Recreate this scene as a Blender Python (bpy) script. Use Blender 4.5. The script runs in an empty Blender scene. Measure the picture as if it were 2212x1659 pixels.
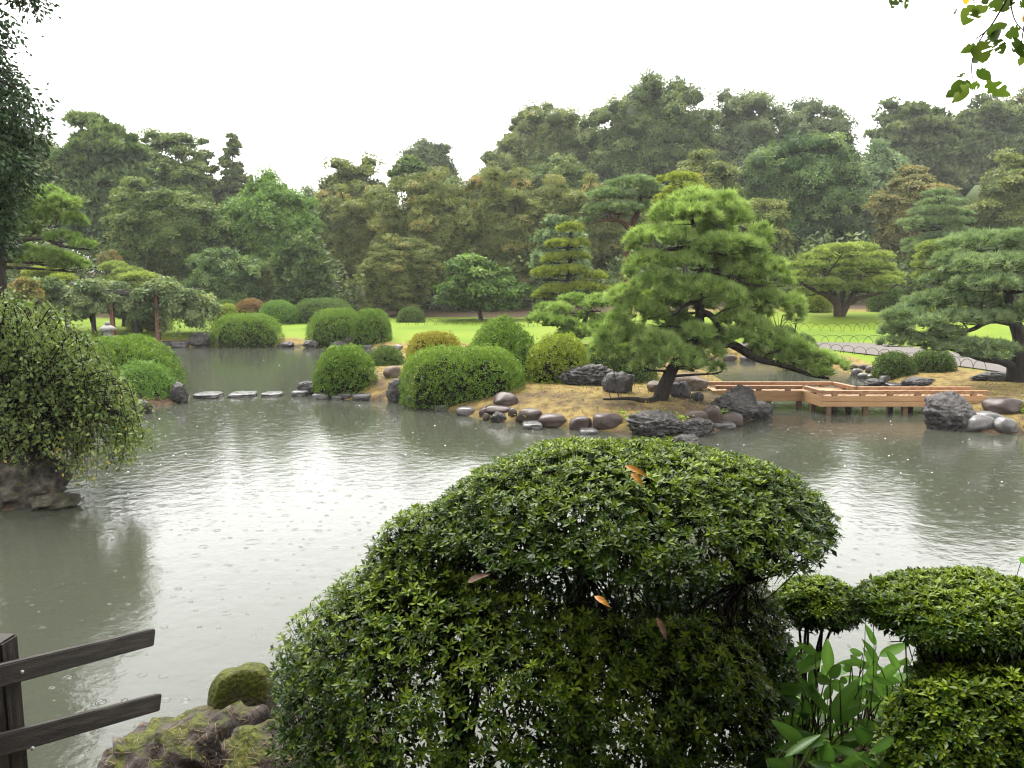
import bpy, bmesh, math
import numpy as np
from mathutils import Vector, Matrix

# ------------------------------------------------------------------ camera, sky, sun, exposure
sc = bpy.context.scene
col = sc.collection
FPX, CX, CY, HOR, CAMZ = 1770.0, 1106.0, 829.5, 595.0, 3.2
PITCH = math.atan((CY - HOR) / FPX)
cam_d = bpy.data.cameras.new('camera')
cam = bpy.data.objects.new('camera', cam_d)
col.objects.link(cam)
cam.location = (0, 0, CAMZ)
cam.rotation_euler = (math.pi / 2 - PITCH, 0, 0)
cam_d.sensor_fit = 'HORIZONTAL'
cam_d.sensor_width = 36
cam_d.lens = 36 * FPX / 2212.0
cam_d.clip_start, cam_d.clip_end = 0.05, 6000
sc.camera = cam

SUN_EL, SUN_ROT = math.radians(64), math.radians(-25)
w = bpy.data.worlds.new('World')
sc.world = w
w.use_nodes = True
nt = w.node_tree
nt.nodes.clear()
sky = nt.nodes.new('ShaderNodeTexSky')
sky.sky_type = 'NISHITA'
sky.sun_disc = False
sky.sun_elevation, sky.sun_rotation = SUN_EL, SUN_ROT
sky.air_density, sky.dust_density, sky.ozone_density = 1.0, 4.0, 1.0
hs = nt.nodes.new('ShaderNodeHueSaturation')
hs.inputs['Saturation'].default_value = 0.08
mixw = nt.nodes.new('ShaderNodeMixRGB')
mixw.inputs['Fac'].default_value = 0.8
mixw.inputs['Color2'].default_value = (6.4, 6.4, 6.3, 1)
bg = nt.nodes.new('ShaderNodeBackground')
bg.inputs['Strength'].default_value = 0.1
wo = nt.nodes.new('ShaderNodeOutputWorld')
nt.links.new(sky.outputs[0], hs.inputs['Color'])
nt.links.new(hs.outputs[0], mixw.inputs['Color1'])
nt.links.new(mixw.outputs[0], bg.inputs['Color'])
nt.links.new(bg.outputs[0], wo.inputs['Surface'])

sun_d = bpy.data.lights.new('sun', 'SUN')
sun_d.energy, sun_d.angle, sun_d.color = 1.5, math.radians(45), (1, 0.97, 0.92)
sun = bpy.data.objects.new('sun', sun_d)
col.objects.link(sun)
sdir = Vector((math.sin(SUN_ROT) * math.cos(SUN_EL), math.cos(SUN_ROT) * math.cos(SUN_EL), math.sin(SUN_EL)))
sun.rotation_euler = (-sdir).to_track_quat('-Z', 'Y').to_euler()
sun.location = (0, 0, 60)

sc.view_settings.view_transform = 'Standard'
sc.view_settings.look = 'None'
sc.view_settings.gamma = 1
sc.view_settings.exposure = 2.78
sc.render.engine = 'CYCLES'
cy = sc.cycles
cy.max_bounces, cy.diffuse_bounces, cy.glossy_bounces = 6, 3, 3
cy.transmission_bounces, cy.volume_bounces, cy.transparent_max_bounces = 3, 1, 4
cy.use_denoising = True
cy.filter_width = 1.2
cy.use_fast_gi = False
cy.caustics_reflective = cy.caustics_refractive = False

# ------------------------------------------------------------------ picking helpers: a place seen at (px, py) of the 2212 x 1659 picture
FWD = np.array([0, math.cos(PITCH), -math.sin(PITCH)])
UP = np.array([0, math.sin(PITCH), math.cos(PITCH)])
RT = np.array([1.0, 0, 0])
EYE = np.array([0, 0, CAMZ])


def ray(px, py):
    return FWD + RT * ((px - CX) / FPX) - UP * ((py - CY) / FPX)


def at(px, py, d):
    r = ray(px, py)
    return EYE + r * (d / r[1])


def wl(px, py, z=0.0):
    r = ray(px, py)
    return EYE + r * ((z - CAMZ) / r[2])


def nrm(a):
    return a / (np.linalg.norm(a, axis=-1, keepdims=True) + 1e-9)


def sstep(a, b, x):
    t = np.clip((x - a) / (b - a), 0, 1)
    return t * t * (3 - 2 * t)


_PERM = np.random.default_rng(12345).permutation(4096)
_GRAD = np.random.default_rng(54321).normal(size=(4096, 3))
_GRAD /= np.linalg.norm(_GRAD, axis=1, keepdims=True)


def vn(P):
    """smooth gradient noise, about -0.6 .. 0.6, for an array of points"""
    P = np.asarray(P, float)
    I = np.floor(P).astype(int)
    f = P - I
    w_ = f * f * f * (f * (f * 6 - 15) + 10)
    out = np.zeros(len(P))
    for dx in (0, 1):
        for dy in (0, 1):
            for dz in (0, 1):
                h = _PERM[(_PERM[(_PERM[(I[:, 0] + dx) & 4095] + I[:, 1] + dy) & 4095] + I[:, 2] + dz) & 4095]
                g = (_GRAD[h] * (f - np.array([dx, dy, dz]))).sum(1)
                out += g * (w_[:, 0] if dx else 1 - w_[:, 0]) * (w_[:, 1] if dy else 1 - w_[:, 1]) * (w_[:, 2] if dz else 1 - w_[:, 2])
    return out * 1.25


# ------------------------------------------------------------------ terrain
_far = [(-600, 1120), (0, 1110), (100, 1085), (118, 1060), (120, 1010), (140, 975), (200, 930), (285, 892), (330, 880),
        (400, 870), (410, 857), (385, 835), (372, 800), (340, 772), (315, 757), (350, 751), (460, 748), (600, 748),
        (665, 750), (760, 751), (800, 754), (880, 760), (1000, 758), (1250, 766), (1400, 775), (1560, 779), (1700, 783),
        (1800, 797), (1850, 812), (1900, 830), (1980, 842), (2008, 870), (2005, 905), (2060, 928), (2140, 937),
        (2212, 938), (2500, 960), (3200, 1000)]
FAR = [tuple(wl(*p)[:2]) for p in _far] + [(220, 14), (220, 2500), (-220, 2500), (-220, 10.8)]
_isl = [(690, 850), (720, 862), (800, 866), (870, 870), (950, 885), (1000, 897), (1060, 912), (1150, 918), (1230, 928),
        (1300, 932), (1400, 941), (1480, 946), (1540, 935), (1600, 918), (1650, 898), (1635, 868), (1580, 848),
        (1575, 830), (1530, 806), (1450, 795), (1250, 786), (1000, 779), (850, 776), (760, 782), (700, 800), (678, 826)]
ISL = [tuple(wl(*p)[:2]) for p in _isl]
NEAR = [(-60, 2.0), (-2.6, 2.5), (-2.1, 3.7), (-1.6, 4.6), (-.7, 4.6), (0, 4.3), (.6, 4.4), (1.0, 5.0), (2.4, 5.2), (4, 5.4), (60, 6), (60, -40), (-60, -40)]


def sdist(P, poly):
    x, y = P[:, 0], P[:, 1]
    dm = np.full(len(x), 1e9)
    ins = np.zeros(len(x), bool)
    n = len(poly)
    for i in range(n):
        ax, ay = poly[i]
        bx, by = poly[(i + 1) % n]
        ex, ey = bx - ax, by - ay
        t = np.clip(((x - ax) * ex + (y - ay) * ey) / (ex * ex + ey * ey + 1e-12), 0, 1)
        dm = np.minimum(dm, np.hypot(x - ax - t * ex, y - ay - t * ey))
        c = ((ay > y) != (by > y)) & (x < ex * (y - ay) / ((by - ay) if abs(by - ay) > 1e-12 else 1e-12) + ax)
        ins ^= c
    return np.where(ins, dm, -dm)


def terr3(x, y):
    P = np.stack([np.atleast_1d(x).astype(float), np.atleast_1d(y).astype(float)], 1)
    X, Y = P[:, 0], P[:, 1]
    sf, si, sn = sdist(P, FAR), sdist(P, ISL), sdist(P, NEAR)
    sp = np.maximum(sf, 0)
    rgt = 1 / (1 + np.exp(-np.clip(X - 4, -60, 60) / 1.5))
    zf = (0.30 * (1 - np.exp(-sp / 0.5)) + 0.12 * np.clip(sp / 5, 0, 1) + 0.02 * np.clip(Y - 36, 0, 16)
          + 0.055 * np.clip(Y - 27, 0, 14) * rgt + 0.05 * np.clip(Y - 52, 0, 60))
    zi = 0.50 * (1 - np.exp(-np.maximum(si, 0) / 0.8)) + 0.04 * np.sin(X * 1.3) * np.clip(si, 0, 1)
    zn = 1.6 * sstep(0, 2.1, sn)
    s = np.maximum(np.maximum(sf, si), sn)
    z = np.where(sf > 0, zf, np.where(si > 0, zi, np.where(sn > 0, zn, -0.7 * (1 - np.exp(np.minimum(s, 0) / 0.7)))))
    return z, sf, si, sn


def terr(x, y):
    return float(terr3(x, y)[0][0])


def hit(px, py, water=True):
    r = ray(px, py)
    ds = np.concatenate([np.arange(1.5, 60, 0.4), np.arange(60, 200, 2)])
    for step in (0, 1, 2):
        P = EYE[None] + r[None] * (ds / r[1])[:, None]
        z = terr3(P[:, 0], P[:, 1])[0]
        if water:
            z = np.maximum(z, 0)
        k = int(np.argmax(P[:, 2] < z))
        if P[k, 2] >= z[k]:
            k = len(ds) - 1
        p = P[k].copy()
        p[2] = z[k]
        if step < 2 and k > 0:
            ds = np.linspace(ds[k - 1], ds[k], 12)
    return p


# ------------------------------------------------------------------ materials
MATS = {}
AL, AR = 1.05, 0.48          # overall leaf and hard-surface albedo levels


def dim(cols, k):
    return [tuple(v * k for v in c) for c in cols]


def newmat(name):
    m = bpy.data.materials.new(name)
    m.use_nodes = True
    t = m.node_tree
    t.nodes.clear()
    return m, t, (lambda ty: t.nodes.new(ty)), (lambda a, b: t.links.new(a, b))


def ramp(t, stops):
    r = t.nodes.new('ShaderNodeValToRGB')
    e = r.color_ramp.elements
    while len(e) < len(stops):
        e.new(0.5)
    for k, (p, c) in enumerate(stops):
        e[k].position = p
        e[k].color = (*c, 1)
    return r


def leafmat(key, cols, trans=0.3, rough=0.45, spec=0.1):
    """cols: dark, mid, light and accent leaf colours picked by each leaf's own 'tint'"""
    if key in MATS:
        return MATS[key]
    cols = dim(cols, AL)
    m, t, N, L = newmat(key)
    a = N('ShaderNodeAttribute')
    a.attribute_name = 'tint'
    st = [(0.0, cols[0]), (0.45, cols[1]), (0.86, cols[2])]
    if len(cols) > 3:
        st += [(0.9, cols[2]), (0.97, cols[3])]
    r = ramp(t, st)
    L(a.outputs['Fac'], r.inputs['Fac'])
    p = N('ShaderNodeBsdfPrincipled')
    p.inputs['Roughness'].default_value = rough
    p.inputs['Specular IOR Level'].default_value = spec
    L(r.outputs[0], p.inputs['Base Color'])
    tr = N('ShaderNodeBsdfTranslucent')
    g = N('ShaderNodeMixRGB')
    g.blend_type = 'MULTIPLY'
    g.inputs['Fac'].default_value = 1
    g.inputs['Color2'].default_value = (1.25, 1.3, 0.6, 1)
    L(r.outputs[0], g.inputs['Color1'])
    L(g.outputs[0], tr.inputs['Color'])
    mx = N('ShaderNodeMixShader')
    mx.inputs['Fac'].default_value = trans
    L(p.outputs[0], mx.inputs[1])
    L(tr.outputs[0], mx.inputs[2])
    o = N('ShaderNodeOutputMaterial')
    L(mx.outputs[0], o.inputs['Surface'])
    MATS[key] = m
    return m


def noisemat(key, cols, scale=4, rough=0.5, bump=0.4, bscale=20, spec=0.4, stretch=(1, 1, 1), bdist=0.02, rrange=0.0):
    if key in MATS:
        return MATS[key]
    cols = dim(cols, AR)
    m, t, N, L = newmat(key)
    tc = N('ShaderNodeTexCoord')
    mp = N('ShaderNodeMapping')
    mp.inputs['Scale'].default_value = stretch
    L(tc.outputs['Object'], mp.inputs['Vector'])
    n1 = N('ShaderNodeTexNoise')
    n1.inputs['Scale'].default_value = scale
    n1.inputs['Detail'].default_value = 8
    n1.inputs['Roughness'].default_value = 0.65
    L(mp.outputs[0], n1.inputs['Vector'])
    k = len(cols)
    r = ramp(t, [(0.28 + 0.44 * i / max(k - 1, 1), c) for i, c in enumerate(cols)])
    L(n1.outputs['Fac'], r.inputs['Fac'])
    n2 = N('ShaderNodeTexNoise')
    n2.inputs['Scale'].default_value = bscale
    n2.inputs['Detail'].default_value = 6
    L(mp.outputs[0], n2.inputs['Vector'])
    b = N('ShaderNodeBump')
    b.inputs['Strength'].default_value = bump
    b.inputs['Distance'].default_value = bdist
    L(n2.outputs['Fac'], b.inputs['Height'])
    p = N('ShaderNodeBsdfPrincipled')
    p.inputs['Roughness'].default_value = rough
    p.inputs['Specular IOR Level'].default_value = spec
    if rrange:
        mr = N('ShaderNodeMapRange')
        mr.inputs['From Min'].default_value, mr.inputs['From Max'].default_value = 0.3, 0.7
        mr.inputs['To Min'].default_value, mr.inputs['To Max'].default_value = rough - rrange, rough + rrange
        L(n1.outputs['Fac'], mr.inputs['Value'])
        L(mr.outputs[0], p.inputs['Roughness'])
    L(r.outputs[0], p.inputs['Base Color'])
    L(b.outputs[0], p.inputs['Normal'])
    o = N('ShaderNodeOutputMaterial')
    L(p.outputs[0], o.inputs['Surface'])
    MATS[key] = m
    return m


def mossrock(key, rockcols, mosscols, amount, rough=0.6):
    """bare rock with moss growing on its upward faces"""
    if key in MATS:
        return MATS[key]
    rockcols, mosscols = dim(rockcols, AR), dim(mosscols, AR)
    m, t, N, L = newmat(key)
    tc = N('ShaderNodeTexCoord')
    n1 = N('ShaderNodeTexNoise')
    n1.inputs['Scale'].default_value, n1.inputs['Detail'].default_value = 9, 9
    L(tc.outputs['Object'], n1.inputs['Vector'])
    r1 = ramp(t, [(0.3, rockcols[0]), (0.5, rockcols[1]), (0.7, rockcols[2])])
    L(n1.outputs['Fac'], r1.inputs['Fac'])
    n2 = N('ShaderNodeTexNoise')
    n2.inputs['Scale'].default_value, n2.inputs['Detail'].default_value = 45, 5
    L(tc.outputs['Object'], n2.inputs['Vector'])
    r2 = ramp(t, [(0.3, mosscols[0]), (0.55, mosscols[1]), (0.75, mosscols[2])])
    L(n2.outputs['Fac'], r2.inputs['Fac'])
    ge = N('ShaderNodeNewGeometry')
    sx = N('ShaderNodeSeparateXYZ')
    L(ge.outputs['Normal'], sx.inputs[0])
    n3 = N('ShaderNodeTexNoise')
    n3.inputs['Scale'].default_value, n3.inputs['Detail'].default_value = 5, 5
    L(tc.outputs['Object'], n3.inputs['Vector'])
    ad = N('ShaderNodeMath')
    L(sx.outputs['Z'], ad.inputs[0])
    ml = N('ShaderNodeMath')
    ml.operation = 'MULTIPLY'
    ml.inputs[1].default_value = 2.2
    L(n3.outputs['Fac'], ml.inputs[0])
    L(ml.outputs[0], ad.inputs[1])
    mr = N('ShaderNodeMapRange')
    mr.inputs['From Min'].default_value, mr.inputs['From Max'].default_value = amount, amount + 0.3
    L(ad.outputs[0], mr.inputs['Value'])
    mx = N('ShaderNodeMixRGB')
    L(mr.outputs[0], mx.inputs['Fac'])
    L(r1.outputs[0], mx.inputs['Color1'])
    L(r2.outputs[0], mx.inputs['Color2'])
    b = N('ShaderNodeBump')
    b.inputs['Strength'].default_value, b.inputs['Distance'].default_value = 0.8, 0.02
    L(n2.outputs['Fac'], b.inputs['Height'])
    p = N('ShaderNodeBsdfPrincipled')
    p.inputs['Roughness'].default_value = rough
    p.inputs['Specular IOR Level'].default_value = .1
    L(mx.outputs[0], p.inputs['Base Color'])
    L(b.outputs[0], p.inputs['Normal'])
    o = N('ShaderNodeOutputMaterial')
    L(p.outputs[0], o.inputs['Surface'])
    MATS[key] = m
    return m


BARK = noisemat('bark_dark', [(0.012, 0.010, 0.008), (0.03, 0.025, 0.02), (0.06, 0.05, 0.04)], 12, 0.7, 0.9, 30, 0.08, (1, 1, 0.3), 0.03)
BARKB = noisemat('bark_brown', [(0.03, 0.02, 0.014), (0.07, 0.048, 0.032), (0.13, 0.09, 0.06)], 10, 0.75, 0.8, 30, 0.08, (1, 1, 0.3), 0.02)
BARKR = noisemat('bark_red', [(0.045, 0.020, 0.013), (0.10, 0.045, 0.028), (0.16, 0.08, 0.05)], 9, 0.75, 0.8, 25, 0.08, (1, 1, 0.35), 0.02)
TWIG = noisemat('twig', [(0.005, 0.004, 0.003), (0.011, 0.008, 0.006), (0.022, 0.016, 0.012)], 20, 0.6, 0.3, 60, 0.06)
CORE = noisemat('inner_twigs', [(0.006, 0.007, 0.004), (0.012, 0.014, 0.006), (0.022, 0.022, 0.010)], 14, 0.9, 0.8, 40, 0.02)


# ------------------------------------------------------------------ mesh building
def link(name, me, parent=None, loc=None):
    o = bpy.data.objects.new(name, me)
    col.objects.link(o)
    if parent is not None:
        o.parent = parent
    if loc is not None:
        o.location = tuple(loc)
    return o


class MB:
    def __init__(self):
        self.V, self.F, self.T, self.n = [], [], [], 0

    def add(self, V, F, tint=None):
        V = np.asarray(V, float)
        F = np.asarray(F, int)
        self.V.append(V)
        self.F.append(F + self.n)
        self.T.append(np.full(len(V), 0.5) if tint is None else np.broadcast_to(tint, (len(V),)))
        self.n += len(V)
        return self

    def mesh(self, name, mat, origin=(0, 0, 0), smooth=False, tint=False):
        V = np.concatenate(self.V) - np.asarray(origin, float)
        me = bpy.data.meshes.new(name)
        me.vertices.add(len(V))
        me.vertices.foreach_set('co', V.astype(np.float32).ravel())
        lp = np.concatenate([f.ravel() for f in self.F])
        tot = np.concatenate([np.full(len(f), f.shape[1]) for f in self.F])
        me.loops.add(len(lp))
        me.loops.foreach_set('vertex_index', lp.astype(np.int32))
        me.polygons.add(len(tot))
        me.polygons.foreach_set('loop_start', np.concatenate([[0], np.cumsum(tot)[:-1]]).astype(np.int32))
        if smooth:
            me.polygons.foreach_set('use_smooth', np.ones(len(tot), bool))
        if tint:
            me.attributes.new('tint', 'FLOAT', 'POINT').data.foreach_set('value', np.concatenate(self.T).astype(np.float32))
        me.update(calc_edges=True)
        me.validate()
        if mat:
            me.materials.append(mat)
        return me

    def build(self, name, mat, parent=None, smooth=False, tint=False, origin=None):
        """geometry is in world space; a child is stored relative to its Empty, a lone thing to its origin"""
        if parent is not None:
            return link(name, self.mesh(name, mat, WLOC(parent), smooth, tint), parent)
        og = (0, 0, 0) if origin is None else origin
        return link(name, self.mesh(name, mat, og, smooth, tint), None, og)


def WLOC(o):
    p = np.array(o.location)
    return p if o.parent is None else p + WLOC(o.parent)


def tag(o, label=None, cat=None, group=None, kind=None):
    for k, v in (('label', label), ('category', cat), ('group', group), ('kind', kind)):
        if v:
            o[k] = v
    return o


def thing(name, label, cat, loc, group=None):
    o = bpy.data.objects.new(name, None)
    o.empty_display_size = 0.2
    col.objects.link(o)
    o.location = tuple(float(v) for v in loc)
    return tag(o, label, cat, group)


def tube(path, rad, seg=6, cap=True):
    P = np.asarray(path, float)
    n = len(P)
    rad = np.broadcast_to(rad, (n,))
    T = nrm(np.gradient(P, axis=0))
    ref = np.array([0.31, 0.17, 0.93]) if abs(T[:, 2]).mean() < 0.8 else np.array([0.94, 0.3, 0.1])
    A = nrm(np.cross(T, ref))
    B = np.cross(T, A)
    an = np.arange(seg) * 2 * math.pi / seg
    V = P[:, None] + rad[:, None, None] * (A[:, None] * np.cos(an)[None, :, None] + B[:, None] * np.sin(an)[None, :, None])
    i = np.arange(n - 1)[:, None] * seg
    j = np.arange(seg)[None]
    j2 = (j + 1) % seg
    F = np.stack([i + j, i + j2, i + seg + j2, i + seg + j], -1).reshape(-1, 4)
    return V.reshape(-1, 3), F


def box(c, s, R=None):
    V = np.array([[x, y, z] for x in (-.5, .5) for y in (-.5, .5) for z in (-.5, .5)]) * np.asarray(s, float)
    if R is not None:
        V = V @ np.asarray(R).T
    F = np.array([[0, 1, 3, 2], [4, 6, 7, 5], [0, 4, 5, 1], [2, 3, 7, 6], [0, 2, 6, 4], [1, 5, 7, 3]])
    return V + np.asarray(c, float), F


def bevel_box(name, mat, c, s, parent, bev=0.006, R=None, seg=1, own=False):
    bm = bmesh.new()
    V, F = box((0, 0, 0), s)
    vs = [bm.verts.new(v) for v in V]
    for f in F:
        bm.faces.new([vs[k] for k in f])
    bmesh.ops.bevel(bm, geom=bm.edges[:], offset=bev, segments=seg, affect='EDGES')
    bm.normal_update()
    bmesh.ops.recalc_face_normals(bm, faces=bm.faces[:])
    me = bpy.data.meshes.new(name)
    bm.to_mesh(me)
    bm.free()
    me.materials.append(mat)
    if own:                                             # keep the grain along the board
        o = link(name, me, parent)
        M = np.eye(4)
        M[:3, :3] = np.eye(3) if R is None else R
        M[:3, 3] = np.asarray(c, float) - WLOC(parent)
        o.matrix_local = Matrix(M.tolist())
        return o
    V = np.array([v.co for v in me.vertices])
    if R is not None:
        V = V @ np.asarray(R).T
    V = V + np.asarray(c, float) - (WLOC(parent) if parent is not None else 0)
    me.vertices.foreach_set('co', V.astype(np.float32).ravel())
    me.update()
    return link(name, me, parent)


def bez(p0, p1, p2, n):
    t = np.linspace(0, 1, n)[:, None]
    return (1 - t) ** 2 * np.asarray(p0) + 2 * t * (1 - t) * np.asarray(p1) + t * t * np.asarray(p2)


def spline(pts, n):
    P = np.asarray(pts, float)
    k = len(P)
    Q = np.vstack([2 * P[0] - P[1], P, 2 * P[-1] - P[-2]])
    out = []
    for s in np.linspace(0, k - 1, n):
        i = min(int(s), k - 2)
        t = s - i
        a, b, c, d = Q[i], Q[i + 1], Q[i + 2], Q[i + 3]
        out.append(0.5 * (2 * b + (c - a) * t + (2 * a - 5 * b + 4 * c - d) * t * t + (3 * b - a - 3 * c + d) * t ** 3))
    return np.array(out)


_ico = {}


def ico(sub):
    if sub not in _ico:
        bm = bmesh.new()
        bmesh.ops.create_icosphere(bm, subdivisions=sub, radius=1)
        bm.verts.ensure_lookup_table()
        _ico[sub] = (np.array([v.co for v in bm.verts]), np.array([[v.index for v in f.verts] for f in bm.faces]))
        bm.free()
    return _ico[sub]


# ------------------------------------------------------------------ leaves
LEAF = (np.array([[0, 0, 0], [-.26, .5, .07], [0, 1, 0], [.26, .5, .07]]), np.array([[0, 3, 2], [0, 2, 1]]))


def _sprig(seed, k=4, wd=0.62):
    r = np.random.default_rng(seed)
    V, F = [], []
    for i in range(k):
        a = 2 * math.pi * (i + r.uniform(-.3, .3)) / k
        d = np.array([math.cos(a), math.sin(a), r.uniform(-.45, .5)])
        d /= np.linalg.norm(d)
        s = nrm(np.cross(d, [r.uniform(-.5, .5), r.uniform(-.5, .5), 1]))
        o = d * r.uniform(0, .25)
        l = r.uniform(.7, 1.05)
        V += [o - s * wd * .42, o + d * l + s * wd * .12, o + d * l * .55 + s * wd * .75]
        F += [[3 * i, 3 * i + 1, 3 * i + 2]]
    return np.array(V), np.array(F)


SPRIG = _sprig(1)
SPRIG5 = _sprig(5, 4, 0.55)
SPRIG3 = _sprig(8, 3, 0.72)


def _tuft(seed, n, wd, spread=1.15):
    r = np.random.default_rng(seed)
    V, F = [], []
    for i in range(n):
        th = spread * math.sqrt(r.uniform(0.0, 1))
        a = r.uniform(0, 2 * math.pi)
        d = np.array([math.sin(th) * math.cos(a), math.cos(th), math.sin(th) * math.sin(a)])
        s = nrm(np.cross(d, r.normal(size=3))) * wd
        o = np.array([0, r.uniform(-.45, .05), 0])
        l = r.uniform(.75, 1.05)
        V += [o + s + d * .05, o - s + d * .05, o + d * l]
        F += [[3 * i, 3 * i + 1, 3 * i + 2]]
    return np.array(V), np.array(F)


TUFT_H = [_tuft(11 + i, 44, 0.041) for i in range(3)]
TUFT_M = [_tuft(21 + i, 20, 0.072) for i in range(3)]
TUFT_L = [_tuft(31 + i, 9, 0.15) for i in range(3)]
TUFT_F = [_tuft(41 + i, 5, 0.26) for i in range(3)]


def frames(y, n):
    y = nrm(y)
    x = nrm(np.cross(y, n))
    z = np.cross(x, y)
    return np.stack([x, y, z], -1)


def scatter(mb, T, P, R, S, tint):
    V0, F0 = T
    N = len(P)
    if N == 0:
        return
    S = np.broadcast_to(S, (N,))
    V = P[:, None] + np.einsum('nij,kj->nki', R, V0) * S[:, None, None]
    F = F0[None] + (np.arange(N) * len(V0))[:, None, None]
    mb.add(V.reshape(-1, 3), F.reshape(-1, F0.shape[1]), np.repeat(np.clip(tint, 0, 1), len(V0)))


def rdir(rng, n):
    return nrm(rng.normal(size=(n, 3)))


def crown_lobes(rng, c, r3, n, lr, shape, spread=0.25):
    """centres and radii of the leafy clumps that make a crown"""
    r3 = np.asarray(r3, float)
    if shape == 'cone':
        h = rng.uniform(0, 1, n) ** 1.05
        a = rng.uniform(0, 2 * math.pi, n)
        k = (1 - h) ** 0.8 * rng.uniform(.55, 1.0, n)
        C = np.stack([np.cos(a) * k * r3[0], np.sin(a) * k * r3[1], (h * 2 - 1) * r3[2]], 1)
        rad = lr * r3[0] * (0.5 + 0.6 * (1 - h)) * rng.uniform(.8, 1.25, n)
    elif shape == 'umbrella':
        u = rdir(rng, n)
        u[:, 2] = np.abs(u[:, 2])
        k = rng.uniform(.55, 1.0, n) ** 0.5
        C = u * k[:, None] * r3 * np.array([1, 1, 1.6]) - np.array([0, 0, r3[2] * .75])
        rad = lr * r3[0] * rng.uniform(.8, 1.3, n)
    else:
        i = np.arange(n) + 0.5
        z = 1 - 1.72 * i / n
        a = i * 2.39996 + rng.uniform(-.35, .35, n)
        q = np.sqrt(np.clip(1 - z * z, 0, 1))
        u = np.stack([np.cos(a) * q, np.sin(a) * q, z], 1)
        k = (1 - spread * rng.uniform(0, 1, n) - lr * .55) * np.minimum(.95 + .26 * vn(u * 1.9 + rng.uniform(0, 90, 3)), 1.02)
        C = u * k[:, None] * r3
        rad = lr * (r3[0] + r3[2]) / 2 * rng.uniform(.7, 1.35, n)
    for _ in range(4):
        D_ = np.linalg.norm(C[:, None] - C[None], axis=2) - .62 * (rad[:, None] + rad[None])
        np.fill_diagonal(D_, 9e9)
        loose = np.sort(D_, axis=1)[:, min(1, len(C) - 1)] > 0
        C[loose] *= .86
    return C + c, rad


def crown_leaves(mb, rng, C, rad, flat, n, size, T, up=0.25, jit=0.5, tvar=0.22, tilt=0.35, low=-0.35, kind='leaf', toff=None):
    wgt = rad ** 2
    # clumps that face the water carry more of the leaves than those turned away
    wgt = wgt * np.where(C[:, 1] > C[:, 1].mean() + 0.35 * C[:, 1].std(), 0.45, 1.0)
    k = rng.choice(len(C), n, p=wgt / wgt.sum())
    u = rdir(rng, n)
    lo = u[:, 2] < low
    u[lo, 2] *= -1
    rr = rng.uniform(.62, 1.06, n)[:, None]
    P = C[k] + u * rad[k][:, None] * rr * np.array([1, 1, flat])
    nn = nrm(u * np.array([1, 1, 1 / flat ** .5]) + np.array([0, 0, up]) + jit * rng.normal(size=(n, 3)) * .5)
    tl = rng.normal(0, tvar, len(C)) if toff is None else toff
    tint = 0.42 + tl[k] + rng.normal(0, .13, n)
    if kind == 'needle':
        R = frames(nrm(nn + np.array([0, 0, .55])), rdir(rng, n))
    else:
        y = nrm(np.cross(nn, rdir(rng, n)) + tilt * nn)
        R = frames(y, nn)
    S = size * rng.uniform(.65, 1.3, n)
    for v in range(len(T)):
        s = slice(v, None, len(T))
        scatter(mb, T[v], P[s], R[s], S[s], tint[s])


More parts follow.
